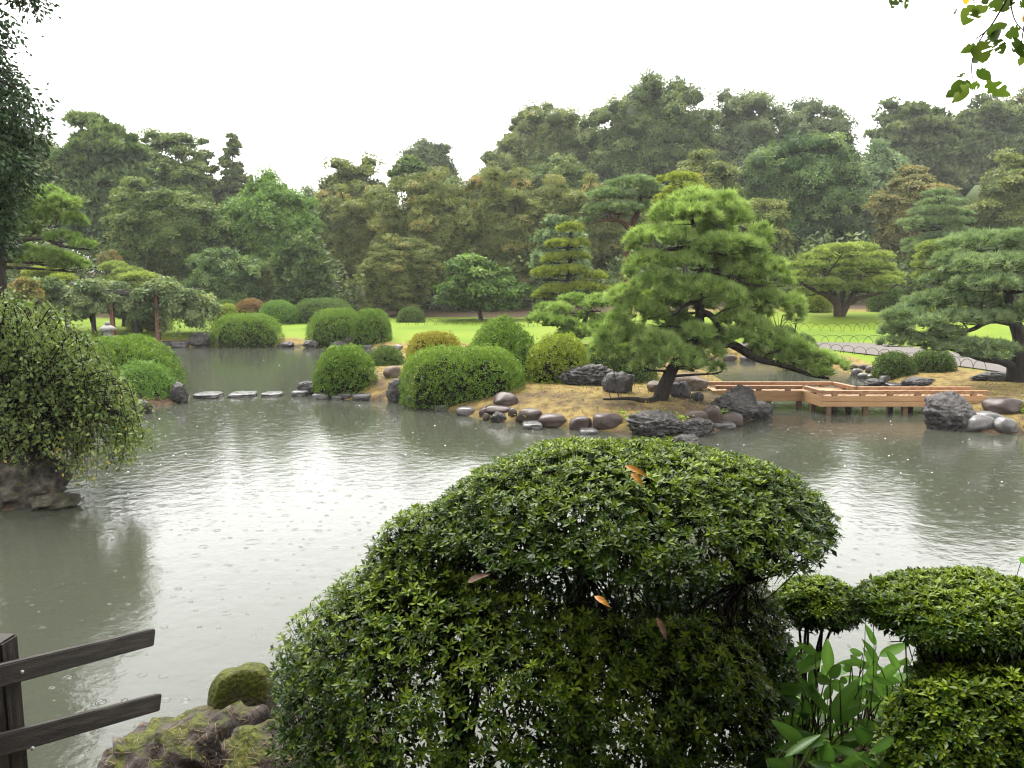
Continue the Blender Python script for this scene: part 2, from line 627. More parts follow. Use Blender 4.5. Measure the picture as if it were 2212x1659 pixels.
PAL = {
    'evergreen': [(0.026, 0.044, 0.013), (0.074, 0.100, 0.032), (0.13, 0.158, 0.055)],
    'grey': [(0.034, 0.052, 0.022), (0.084, 0.108, 0.048), (0.132, 0.158, 0.074)],
    'olive': [(0.044, 0.064, 0.018), (0.098, 0.120, 0.034), (0.148, 0.158, 0.05), (0.19, 0.135, 0.038)],
    'cherry': [(0.050, 0.068, 0.018), (0.112, 0.128, 0.037), (0.17, 0.165, 0.053), (0.20, 0.14, 0.043)],
    'mapleg': [(0.032, 0.056, 0.014), (0.078, 0.110, 0.030), (0.130, 0.158, 0.044), (0.17, 0.12, 0.035)],
    'orange': [(0.065, 0.075, 0.025), (0.130, 0.122, 0.042), (0.19, 0.14, 0.052), (0.25, 0.13, 0.045)],
    'bright': [(0.045, 0.085, 0.018), (0.085, 0.150, 0.030), (0.13, 0.20, 0.05)],
    'deep': [(0.024, 0.050, 0.010), (0.056, 0.098, 0.020), (0.105, 0.16, 0.036)],
    'teal': [(0.024, 0.050, 0.015), (0.066, 0.106, 0.034), (0.12, 0.165, 0.058)],
    'pinefar': [(0.026, 0.048, 0.018), (0.072, 0.105, 0.038), (0.125, 0.165, 0.062)],
    'pinegrey': [(0.040, 0.068, 0.030), (0.108, 0.155, 0.074), (0.19, 0.25, 0.13)],
    'pineyel': [(0.050, 0.070, 0.014), (0.130, 0.160, 0.030), (0.21, 0.25, 0.05)],
    'pinelime': [(0.040, 0.078, 0.016), (0.118, 0.180, 0.048), (0.24, 0.32, 0.115)],
    'pineumb': [(0.052, 0.082, 0.022), (0.145, 0.185, 0.052), (0.23, 0.28, 0.085)],
    'azalea': [(0.028, 0.058, 0.007), (0.068, 0.122, 0.014), (0.13, 0.195, 0.024)],
    'azaldark': [(0.022, 0.042, 0.010), (0.055, 0.090, 0.020), (0.095, 0.135, 0.03)],
    'azyellow': [(0.085, 0.085, 0.010), (0.17, 0.155, 0.016), (0.25, 0.215, 0.022)],
    'azlime': [(0.060, 0.085, 0.010), (0.15, 0.195, 0.022), (0.23, 0.27, 0.03)],
    'azgreen': [(0.035, 0.075, 0.014), (0.085, 0.155, 0.030), (0.14, 0.225, 0.05)],
    'russet': [(0.075, 0.045, 0.018), (0.14, 0.085, 0.032), (0.19, 0.12, 0.045)],
    'darkcon': [(0.010, 0.020, 0.008), (0.022, 0.042, 0.016), (0.04, 0.07, 0.028)],
    'weep': [(0.034, 0.060, 0.016), (0.086, 0.122, 0.036), (0.16, 0.19, 0.06), (0.30, 0.26, 0.05)],
    'wisteria': [(0.055, 0.085, 0.032), (0.11, 0.145, 0.06), (0.17, 0.205, 0.09)],
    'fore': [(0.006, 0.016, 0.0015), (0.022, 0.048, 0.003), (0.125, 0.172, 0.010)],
    'sasa': [(0.04, 0.105, 0.012), (0.09, 0.20, 0.026), (0.17, 0.31, 0.05)],
    'grass': [(0.075, 0.11, 0.02), (0.13, 0.16, 0.03), (0.28, 0.21, 0.07)],
    'fern': [(0.05, 0.10, 0.012), (0.10, 0.18, 0.02), (0.16, 0.25, 0.03)],
}


def LM(k, **kw):
    return leafmat('leaf_' + k, PAL[k], **kw)


def tree(label, box4, d, pal, n=9000, nl=48, lr=0.27, leaf=0.26, flat=0.75, shape='ell', dr=0.8, T=None, kind='leaf', seed=0,
         name='tree', cat='tree', group=None, trunk=None, bark=None, limbs=9, spread=0.25, up=0.25, tvar=0.2, base_px=None, low=-0.35, lmb=None, core=.85, mass=.66):
    rng = np.random.default_rng(seed)
    x0, x1, y0, y1 = box4
    c = at((x0 + x1) / 2, (y0 + y1) / 2, d)
    rx = (x1 - x0) / 2 * d / FPX
    rz = (at(x0, y0, d)[2] - at(x0, y1, d)[2]) / 2
    bx = c[0] if base_px is None else at(base_px, 650, d)[0]
    g = terr(bx, d)
    root = np.array([bx, d, g])
    t = thing(name, label, cat, root, group)
    if shape == 'ell':
        nl, lr, spread = int(nl * 1.8), lr * .80, spread + .08
    C, rad = crown_lobes(rng, c, (rx, rx * dr, rz), nl, lr, shape, spread)
    if shape == 'ell':                                  # let the clumps fill the measured outline again
        C[:, 2] = c[2] + (C[:, 2] - c[2]) * rz / np.max(C[:, 2] + rad * flat - c[2])
        C[:, 0] = c[0] + (C[:, 0] - c[0]) * rx / np.max(np.abs(C[:, 0] - c[0]) + rad * .8)
    mb = MB()
    mx_ = mb
    crown_leaves(mb, rng, C, rad, flat, int(n * (.75 if shape == 'ell' and mass else 1)), leaf, T or [SPRIG, SPRIG5], up, kind=kind, tvar=tvar, low=low)
    # the dense inside of each leafy clump, its shadow painted in the darkest tint
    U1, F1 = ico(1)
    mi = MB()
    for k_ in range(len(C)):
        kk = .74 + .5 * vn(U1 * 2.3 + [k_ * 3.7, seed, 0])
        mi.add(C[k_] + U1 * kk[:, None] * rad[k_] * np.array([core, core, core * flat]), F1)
    if shape == 'ell' and mass:
        U3, F3 = ico(3)
        mi.add(c + U3 * (mass * (1 + .45 * vn(U3 * 2.4 + [seed, 0, 0])))[:, None] * np.array([rx, rx * dr, rz]), F3)
        um = rdir(rng, int(n * .3))
        um[:, 1] = -np.abs(um[:, 1])
        pm = c + um * (mass * 1.06 * (1 + .45 * vn(um * 2.4 + [seed, 0, 0])))[:, None] * np.array([rx, rx * dr, rz])
        nm_ = nrm(um + [0, 0, .4] + rng.normal(0, .4, um.shape))
        scatter(mx_, SPRIG, pm, frames(np.cross(nm_, rdir(rng, len(um))) + .3 * nm_, nm_), leaf * rng.uniform(.8, 1.4, len(um)), .3 + rng.normal(0, .18, len(um)))
    mb.build('crown', LM(pal, spec=0.06), t, tint=True)
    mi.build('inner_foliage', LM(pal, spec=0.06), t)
    bark = bark or BARKB
    tr = trunk or max(0.10, rx * 0.055)
    top = c + np.array([0, 0, rz * (0.75 if shape == 'cone' else 0.25)])
    mid = (root + top) / 2 + np.array([rng.normal(0, .12), rng.normal(0, .12), 0]) * rx * .5
    P = spline([root - [0, 0, .2], root + (mid - root) * .5, mid, top], 10)
    tk = MB().add(*tube(P, np.linspace(tr, tr * .3, 10), 7)).build('trunk', bark, t, smooth=True)
    if limbs:
        m = MB()
        idx = rng.permutation(len(C))[:limbs]
        for i in idx:
            s = P[int(rng.integers(3, 8))]
            e = C[i] if lmb is None else C[i] * lmb + s * (1 - lmb)
            q = (s + e) / 2 + np.array([rng.normal(0, .1) * rx, rng.normal(0, .1) * rx, -.12 * rz])
            m.add(*tube(bez(s, q, e, 7), np.linspace(tr * .45, tr * .08, 7), 5))
        m.build('limbs', bark, tk, smooth=True)
    return t


def pine(label, d, trunk_px, pads, pal, needle=0.15, dens=1.0, T=None, bark=None, name='pine_tree', cat='pine tree', group=None,
         seed=0, ry=0.8, limbs_extra=(), rs=1.0, maxseg=8, low=-0.2, upw=0.7, up_off=0.0, thick=1.15):
    """pads: (px, py, half width, half height, depth offset); each pad of needles is carried by its own branch"""
    rng = np.random.default_rng(seed)
    T = T or TUFT_M
    bark = bark or BARK
    pts = [at(x, y, d + dd) for x, y, r, dd in trunk_px]
    root = pts[0].copy()
    g = terr(root[0], root[1])
    if root[2] < g + 0.5:
        root[2] = g
        pts[0] = root - np.array([0, 0, .12])
    t = thing(name, label, cat, root, group)
    n = max(8, 5 * len(pts))
    TP = spline(pts, n)
    TR = np.interp(np.linspace(0, 1, n), np.linspace(0, 1, len(pts)), [r * d / FPX for _, _, r, _ in trunk_px])
    TR[0] *= 1.25
    MB().add(*tube(TP, TR, 10)).build('trunk', bark, t, smooth=True)
    AP, AR_ = [TP[1:]], [TR[1:]]
    for (pp, r0, r1) in limbs_extra:
        q = spline([at(x, y, d + dd) for x, y, dd in pp], 12)
        AP.append(q)
        AR_.append(np.linspace(r0, r1, 12) * d / FPX)
        MB().add(*tube(q, np.linspace(r0, r1, 12) * d / FPX, 7)).build('branch', bark, t, smooth=True)
    AP, AR_ = np.concatenate(AP), np.concatenate(AR_)
    mat = LM(pal, trans=0.4, rough=0.5)
    for i, (x, y, hw, hh, dd) in enumerate(pads):
        c = at(x, y, d + dd)
        r3 = np.array([hw, hw * ry, hh * thick]) * d / FPX
        r3[2] = max(r3[2] - needle * .25, needle * .4)
        r3[:2] = np.maximum(r3[:2] - needle * .4, needle * .4)
        area = math.pi * r3[0] * r3[1] * 1.3 + 3.0 * r3[0] * r3[2]
        m = int(max(8, dens * area / (needle * needle) * 2.6))
        u = rdir(rng, m)
        f = u[:, 2] < low
        u[f, 2] *= -1
        k = rng.uniform(.45, 1, m) ** .5
        # a bumpy pad, not a smooth cushion
        bump = vn(u * 2.1 + [i * 7, 0, 0])
        P = c + u * r3 * (k * (1 + .28 * bump))[:, None]
        di = nrm(u * np.array([1, 1, .8]) + np.array([0, 0, upw]) + rng.normal(0, .25, (m, 3)))
        R = frames(di, rdir(rng, m))
        tint = .45 + rng.normal(0, .07) + rng.normal(0, .16, m) + .18 * bump + up_off
        S = needle * rng.uniform(.75, 1.2, m)
        mb = MB()
        for v in range(len(T)):
            s = slice(v, None, len(T))
            scatter(mb, T[v], P[s], R[s], S[s], tint[s])
        pad = mb
        # branch from the trunk into the pad, with a few twigs below the needles
        dz = AP[:, 2] - c[2]
        cand = np.hypot(AP[:, 0] - c[0], AP[:, 1] - c[1]) + np.abs(dz + .15) * .9 + .6 * np.maximum(dz, 0)
        j = int(np.argmin(cand))
        s0 = AP[j]
        under = c - np.array([0, 0, r3[2] * .55])
        q = (s0 + under) / 2 + np.array([rng.normal(0, .08), rng.normal(0, .08), .10]) * r3[0]
        br = np.clip(AR_[j] * .5, .008, .06) * rs
        bp = bez(s0, q, under, 8)
        mb = MB().add(*tube(bp, np.linspace(br, br * .45, 8), 6))
        for q_ in range(max(3, int(4 + r3[0] * 5))):
            e = c + rdir(rng, 1)[0] * r3 * np.array([.8, .8, .25]) - np.array([0, 0, r3[2] * .2])
            s_ = bp[int(rng.integers(4, 8))]
            mb.add(*tube(bez(s_, (s_ + e) / 2 + np.array([0, 0, -.2 * r3[2]]), e, 5), np.linspace(br * .4, br * .15, 5), 4))
        brn = mb.build('branch', bark, t, smooth=True)
        pad.build('needle_pad', mat, brn, tint=True)
    return t


def shrub(label, box4, pal, d=None, name='clipped_shrub', cat='shrub', group=None, seed=0, p=2.6, dr=0.85, leaf=0.052, dens=1.0,
          side=0.55, tip=0.0, base=None, peak=0.0, T=None):
    rng = np.random.default_rng(seed)
    x0, x1, y0, y1 = box4
    b = hit((x0 + x1) / 2, y1) if d is None else None
    if d is None:
        d = b[1]
    rx = (x1 - x0) / 2 * d / FPX
    d = d + rx * dr * .75 if b is not None else d
    rx = (x1 - x0) / 2 * d / FPX
    top = at((x0 + x1) / 2, y0, d)
    bot = at((x0 + x1) / 2, y1, d)
    gz = terr(top[0], d) if base is None else base
    zb = min(bot[2], max(gz, bot[2] - .5)) - .05
    hgt = top[2] - zb
    c = np.array([top[0], d, zb])
    r3 = np.array([rx, rx * dr, hgt])
    t = thing(name, label, cat, c, group)

    def shape(u):
        q = np.abs(u) ** p
        r = 1 / q.sum(1) ** (1 / p)
        nz = vn(u * 2.2 + [seed * 3.1, 0, seed])
        r = r * (1 + .075 * nz + .035 * vn(u * 5.5 + [seed, 7, 0]))
        V = u * r[:, None]
        if peak:
            V[:, 2] = V[:, 2] * (1 - peak) + peak * (1 - np.clip(np.hypot(V[:, 0], V[:, 1]), 0, 1)) ** .8 * (V[:, 2] > 0)
        return V
    # twiggy inside
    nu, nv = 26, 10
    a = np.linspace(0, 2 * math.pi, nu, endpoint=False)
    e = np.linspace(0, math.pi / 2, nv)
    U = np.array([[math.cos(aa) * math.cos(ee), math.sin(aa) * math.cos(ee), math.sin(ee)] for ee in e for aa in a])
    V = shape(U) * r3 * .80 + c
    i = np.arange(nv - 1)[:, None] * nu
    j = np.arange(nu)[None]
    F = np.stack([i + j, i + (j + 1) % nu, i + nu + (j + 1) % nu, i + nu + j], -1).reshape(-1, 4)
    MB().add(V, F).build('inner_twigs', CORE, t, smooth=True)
    area = 2 * math.pi * (((r3[0] * r3[1]) ** 1.6 + (r3[0] * r3[2]) ** 1.6 + (r3[1] * r3[2]) ** 1.6) / 3) ** (1 / 1.6)
    n = int(min(8500 if d < 32 else 4800, dens * area / (leaf * leaf) * 1.25))
    u = rdir(rng, n * 2)
    u[:, 2] = np.abs(u[:, 2])
    keep = rng.uniform(0, 1, len(u)) < (side + (1 - side) * sstep(.05, .55, u[:, 2]))
    # fewer leaves on the side turned away from the water
    keep &= ~((u[:, 1] > .35) & (u[:, 2] < .5) & (rng.uniform(0, 1, len(u)) < .6))
    keep &= (vn(u * 4.2 + [seed, 0, 3]) > -.30) | (u[:, 2] > .5) | (rng.uniform(0, 1, len(u)) < .35)      # bare patches on the sides
    u = u[keep]
    n = len(u)
    S0 = shape(u)
    P = S0 * r3 * (.80 + .225 * rng.uniform(0, 1, n) ** .6 + .07 * (rng.uniform(0, 1, n) < .02))[:, None] + c
    nn = nrm(u / r3 * r3.mean() + rng.normal(0, .35, (n, 3)))
    y = nrm(np.cross(nn, rdir(rng, n)) + .55 * nn + np.array([0, 0, .15]))
    patch = vn(S0 * 3.3 + [0, seed, 0])
    tint = .42 + .22 * patch + rng.normal(0, .15, n) + tip * sstep(.3, .9, u[:, 2])
    mb = MB()
    scatter(mb, T or SPRIG3, P, frames(y, nn), leaf * rng.uniform(.7, 1.3, n), tint)
    mb.build('foliage', LM(pal, spec=0.08), t, tint=True)
    return t


# ================================================================== SETTING: ground, water, path
def grid_ground():
    xs = np.concatenate([-np.geomspace(1600, 64, 14), np.arange(-60, -14, 1.0), np.arange(-14, 17, .36), np.arange(17, 60, 1.0), np.geomspace(64, 1600, 14)])
    ys = np.concatenate([np.arange(-30, 2, 1.0), np.arange(2, 48, .36), np.arange(48, 120, 1.2), np.geomspace(122, 2400, 16)])
    X, Y = np.meshgrid(xs, ys)
    x, y = X.ravel(), Y.ravel()
    z, sf, si, sn = terr3(x, y)
    nx, ny = len(xs), len(ys)
    fine = (np.abs(x) < 18) & (y < 50)
    nz = np.zeros(len(x))
    ii = np.where(fine)[0]
    nz[ii] = vn(np.stack([x[ii] * .9, y[ii] * .9, 0 * x[ii]], 1))
    z = z + .03 * nz * (np.maximum(np.maximum(sf, si), sn) > .3) * fine
    i = np.arange(ny - 1)[:, None] * nx
    j = np.arange(nx - 1)[None]
    F = np.stack([i + j, i + j + 1, i + nx + j + 1, i + nx + j], -1).reshape(-1, 4)
    mb = MB().add(np.stack([x, y, z], 1), F)
    o = mb.build('ground', None, smooth=True)
    # what grows or lies where: 0 lawn, 1 dry straw, and bare soil
    dry = np.zeros(len(x))
    soil = np.zeros(len(x))
    isl = si > 0
    dry[isl] = .85
    soil[isl] = np.clip(.55 - .25 * np.abs(si[isl] - 1.2), .2, 1)
    right = (sf > 0) & (x > 4) & (y < 27)
    dry[right] = 1 - .9 * sstep(2.2, 3.6, sf[right])
    dry[right & (y < 21.5)] = .8
    soil[right] = .45 * sstep(23.5, 20, y[right])
    fr = (sf > 0) & ~right
    dry[fr] = .75 * (1 - sstep(.5, 1.3, sf[fr]))
    rr = 1 / (1 + np.exp(-np.clip(x - 4, -60, 60) / 1.5))
    lb = (sf > 0) & (x < -3) & (y < 30)
    dry[lb] = 0
    soil[lb] = 1
    wood = sstep(48.5, 50, y + 2 * nz) * (1 - rr) + sstep(43, 47, y) * rr
    soil = np.maximum(soil, wood * (sf > 0))
    dry = np.maximum(dry, .5 * sstep(40, 44, y) * rr)
    soil[sn > -1] = 1
    soil[(sf < 0) & (si < 0) & (sn < 0)] = 1
    for nm, a in (('dry', dry), ('soil', soil)):
        o.data.attributes.new(nm, 'FLOAT', 'POINT').data.foreach_set('value', a.astype(np.float32))
    m, t, N, L = newmat('ground_cover')
    tc = N('ShaderNodeTexCoord')

    def nzn(scale, det=7):
        q = N('ShaderNodeTexNoise')
        q.inputs['Scale'].default_value, q.inputs['Detail'].default_value = scale, det
        L(tc.outputs['Object'], q.inputs['Vector'])
        return q

    def attr(nm):
        q = N('ShaderNodeAttribute')
        q.attribute_name = nm
        return q

    def mask(a, nzq, k, lo, hi):
        s = N('ShaderNodeMath')
        s.operation = 'MULTIPLY_ADD'
        L(nzq.outputs['Fac'], s.inputs[0])
        s.inputs[1].default_value = k
        L(a.outputs['Fac'], s.inputs[2])
        q = N('ShaderNodeMapRange')
        q.inputs['From Min'].default_value, q.inputs['From Max'].default_value = lo, hi
        L(s.outputs[0], q.inputs['Value'])
        return q
    nl_ = nzn(.35, 12)
    nf = nzn(9, 8)
    lawn = ramp(t, [(.3, (.052, .088, .010)), (.48, (.080, .120, .011)), (.6, (.092, .128, .014)), (.75, (.11, .128, .024))])
    L(nl_.outputs['Fac'], lawn.inputs['Fac'])
    straw = ramp(t, [(.3, (.050, .034, .013)), (.46, (.11, .078, .028)), (.58, (.155, .112, .040)), (.72, (.065, .070, .018))])
    ns = nzn(5, 9)
    L(ns.outputs['Fac'], straw.inputs['Fac'])
    so = ramp(t, [(.3, (.018, .013, .009)), (.5, (.045, .030, .019)), (.62, (.065, .046, .027)), (.75, (.042, .050, .014))])
    L(nf.outputs['Fac'], so.inputs['Fac'])
    m1 = N('ShaderNodeMixRGB')
    L(mask(attr('dry'), nzn(2.5), .9, .70, 1.0).outputs[0], m1.inputs['Fac'])
    L(lawn.outputs[0], m1.inputs['Color1'])
    L(straw.outputs[0], m1.inputs['Color2'])
    m2 = N('ShaderNodeMixRGB')
    L(mask(attr('soil'), nzn(1.7, 9), 1.0, .80, 1.12).outputs[0], m2.inputs['Fac'])
    L(m1.outputs[0], m2.inputs['Color1'])
    L(so.outputs[0], m2.inputs['Color2'])
    b = N('ShaderNodeBump')
    b.inputs['Strength'].default_value, b.inputs['Distance'].default_value = .5, .03
    L(nzn(30, 5).outputs['Fac'], b.inputs['Height'])
    p = N('ShaderNodeBsdfPrincipled')
    p.inputs['Roughness'].default_value, p.inputs['Specular IOR Level'].default_value = .8, .05
    L(m2.outputs[0], p.inputs['Base Color'])
    L(b.outputs[0], p.inputs['Normal'])
    oo = N('ShaderNodeOutputMaterial')
    L(p.outputs[0], oo.inputs['Surface'])
    o.data.materials.append(m)
    tag(o, kind='structure')


grid_ground()


def water():
    m, t, N, L = newmat('pond_water')
    tc = N('ShaderNodeTexCoord')

    def math_(op, a, b=None):
        q = N('ShaderNodeMath')
        q.operation = op
        for k, v in enumerate((a, b)):
            if v is None:
                continue
            if isinstance(v, (int, float)):
                q.inputs[k].default_value = v
            else:
                L(v, q.inputs[k])
        return q.outputs[0]

    def rings(scale, freq, off, share):
        mp = N('ShaderNodeMapping')
        mp.inputs['Location'].default_value = (off, off * 1.7, 0)
        L(tc.outputs['Object'], mp.inputs['Vector'])
        v = N('ShaderNodeTexVoronoi')
        v.voronoi_dimensions = '2D'
        v.inputs['Scale'].default_value = scale
        v.inputs['Randomness'].default_value = .75
        L(mp.outputs[0], v.inputs['Vector'])
        sep = N('ShaderNodeSeparateColor')
        L(v.outputs['Color'], sep.inputs[0])
        rad = math_('MULTIPLY', sep.outputs[0], .2)           # each ring at its own age, small enough to stay whole
        dd = math_('SUBTRACT', v.outputs['Distance'], rad)
        env = math_('POWER', 2.718, math_('MULTIPLY', math_('MULTIPLY', dd, dd), -500.0))
        wv = math_('SINE', math_('MULTIPLY', dd, freq))
        on = math_('LESS_THAN', sep.outputs[1], share)
        return math_('MULTIPLY', math_('MULTIPLY', env, wv), math_('MULTIPLY', on, math_('SUBTRACT', 1.0, math_('MULTIPLY', sep.outputs[0], .7))))
    r = math_('ADD', rings(3.1, 90, 0.0, .3), math_('ADD', rings(5.5, 80, 3.3, .35), rings(1.9, 130, 7.7, .12)))
    nz = N('ShaderNodeTexNoise')
    nz.inputs['Scale'].default_value, nz.inputs['Detail'].default_value = 5.0, 5
    L(tc.outputs['Object'], nz.inputs['Vector'])
    nz2 = N('ShaderNodeTexNoise')
    nz2.inputs['Scale'].default_value, nz2.inputs['Detail'].default_value = .8, 2
    L(tc.outputs['Object'], nz2.inputs['Vector'])
    nz3 = N('ShaderNodeTexNoise')
    nz3.inputs['Scale'].default_value, nz3.inputs['Detail'].default_value = 16.0, 3
    L(tc.outputs['Object'], nz3.inputs['Vector'])
    r = math_('ADD', r, math_('MULTIPLY', nz3.outputs['Fac'], 1.1))
    h = math_('ADD', math_('MULTIPLY', r, .0013), math_('ADD', math_('MULTIPLY', nz.outputs['Fac'], .0058), math_('MULTIPLY', nz2.outputs['Fac'], .005)))
    b = N('ShaderNodeBump')
    b.inputs['Strength'].default_value, b.inputs['Distance'].default_value = 1.0, 1.0
    L(h, b.inputs['Height'])
    p = N('ShaderNodeBsdfPrincipled')
    p.inputs['Base Color'].default_value = (.032, .034, .025, 1)
    p.inputs['Roughness'].default_value = .07
    p.inputs['IOR'].default_value = 1.40
    L(b.outputs[0], p.inputs['Normal'])
    o = N('ShaderNodeOutputMaterial')
    L(p.outputs[0], o.inputs['Surface'])
    xs = np.linspace(-60, 60, 25)
    ys = np.linspace(2, 60, 15)
    X, Y = np.meshgrid(xs, ys)
    i = np.arange(14)[:, None] * 25
    j = np.arange(24)[None]
    F = np.stack([i + j, i + j + 1, i + 25 + j + 1, i + 25 + j], -1).reshape(-1, 4)
    ob = MB().add(np.stack([X.ravel(), Y.ravel(), np.zeros(X.size)], 1), F).build('pond_water', m)
    tag(ob, kind='structure')


water()


def rain_splashes():
    """little crowns of foam where the rain hits the pond"""
    rng = np.random.default_rng(4)
    m, t, N, L = newmat('splash')
    p = N('ShaderNodeBsdfPrincipled')
    p.inputs['Base Color'].default_value = (.28, .28, .27, 1)
    p.inputs['Roughness'].default_value = .15
    o = N('ShaderNodeOutputMaterial')
    L(p.outputs[0], o.inputs['Surface'])
    a = np.arange(6) * math.pi / 3
    V0 = np.vstack([np.stack([np.cos(a), np.sin(a), 0 * a], 1), np.stack([.6 * np.cos(a), .6 * np.sin(a), 0 * a + .35], 1), [[0, 0, .45]]])
    F0 = np.array([[i, (i + 1) % 6, 6 + (i + 1) % 6] for i in range(6)] + [[i, 6 + (i + 1) % 6, 6 + i] for i in range(6)]
                  + [[6 + i, 6 + (i + 1) % 6, 12] for i in range(6)])
    n = 520
    py = 760 + (1080 - 760) * rng.uniform(0, 1, n)
    px = rng.uniform(-50, 2260, n)
    P = np.array([wl(x, y, .001) for x, y in zip(px, py)])
    z, sf, si, sn = terr3(P[:, 0], P[:, 1])
    P = P[(z < -.03) & (P[:, 1] < 40)]
    n = len(P)
    R = np.repeat(np.eye(3)[None], n, 0)
    S = (.004 + .010 * rng.uniform(0, 1, n) ** 3) * (1 + P[:, 1] / 30)
    mb = MB()
    scatter(mb, (V0, F0), P, R, S, np.full(n, .5))
    tag(mb.build('rain_splashes', m), 'white specks of rain splashing on the pond', 'rain', kind='stuff')


rain_splashes()


def path():
    up_ = [(1600, 741), (1770, 741), (1880, 743), (1950, 749), (2050, 762), (2120, 774), (2212, 787), (2350, 806)]
    lo_ = [(1600, 752), (1760, 756), (1850, 764), (1900, 770), (2000, 783), (2110, 798), (2212, 813), (2350, 836)]
    A = spline([hit(*p) for p in up_], 60)
    B = spline([hit(*p) for p in lo_], 60)
    k = np.linspace(0, 1, 9)
    V = A[:, None] * (1 - k)[None, :, None] + B[:, None] * k[None, :, None]
    V = V.reshape(-1, 3)
    V[:, 2] = terr3(V[:, 0], V[:, 1])[0] + .035
    i = np.arange(59)[:, None] * 9
    j = np.arange(8)[None]
    F = np.stack([i + j, i + 9 + j, i + 9 + j + 1, i + j + 1], -1).reshape(-1, 4)
    o = MB().add(V, F).build('gravel_path', noisemat('gravel', [(.15, .132, .12), (.19, .17, .157), (.23, .208, .196)], 18, .8, .5, 60, .04), smooth=True)
    tag(o, kind='structure')


path()

#@@TREES@@
# ================================================================== FAR TREES (left to right, back to front)
# office tower fading into the rain far away
def tower():
    d = 1100
    a, b = at(96, 208, d), at(158, 208, d)
    g = terr(a[0], d)
    t = thing('office_tower', 'pale office tower almost lost in the rain haze behind the left trees', 'building', ((a[0] + b[0]) / 2, d, g))
    wx = b[0] - a[0]
    h = a[2] - g
    pale = noisemat('tower_wall', [(.55, .56, .58), (.6, .61, .62), (.64, .65, .66)], .05, .6, 0, 5)
    glass = noisemat('tower_glass', [(.33, .36, .40), (.38, .41, .45), (.42, .45, .48)], .05, .2, 0, 5)
    c = np.array(t.location)
    MB().add(*box(c + [0, 14, h / 2], (wx, 28, h))).build('wall', pale, t)
    MB().add(*box(c + [0, 14, h + 4], (wx * .7, 18, 8))).build('roof_plant', pale, t)
    proto = None
    for i in range(9):
        for k in range(14):
            p = c + np.array([-wx / 2 + (i + .5) * wx / 9, -.3, h - 8 - k * 7.5])
            if proto is None:
                proto = MB().add(*box((0, 0, 0), (wx / 9 * .72, .5, 4.8))).mesh('window', glass)
            link('window', proto, t, p - c)


tower()

BACK = [(180, 420, 330, 640, 84), (360, 560, 400, 650, 82), (560, 740, 440, 660, 88), (700, 900, 400, 660, 86), (860, 1060, 380, 660, 84), (1010, 1230, 370, 660, 84),
        (1180, 1400, 340, 660, 100), (1420, 1640, 330, 660, 100), (1780, 1960, 330, 660, 100), (1940, 2160, 300, 660, 104), (2100, 2300, 330, 660, 84), (-60, 150, 330, 660, 84), (1560, 1800, 300, 660, 106), (1330, 1510, 430, 690, 72), (640, 760, 430, 690, 74)]
BACKL = ['behind the rounded dome crown', 'below the pair of conifers', 'behind the bright green tree', 'behind the leftmost cherry', 'behind the wide cherry', 'behind the slanting-limbed cherry',
         'behind the pale young tree', 'behind the yellow-olive maple', 'behind the pale grey-green tree', 'behind the right dark pines', 'behind the right olive maple', 'at the far left edge', 'behind the cypress', 'behind the bent pine', 'behind the soft grey-green pine']

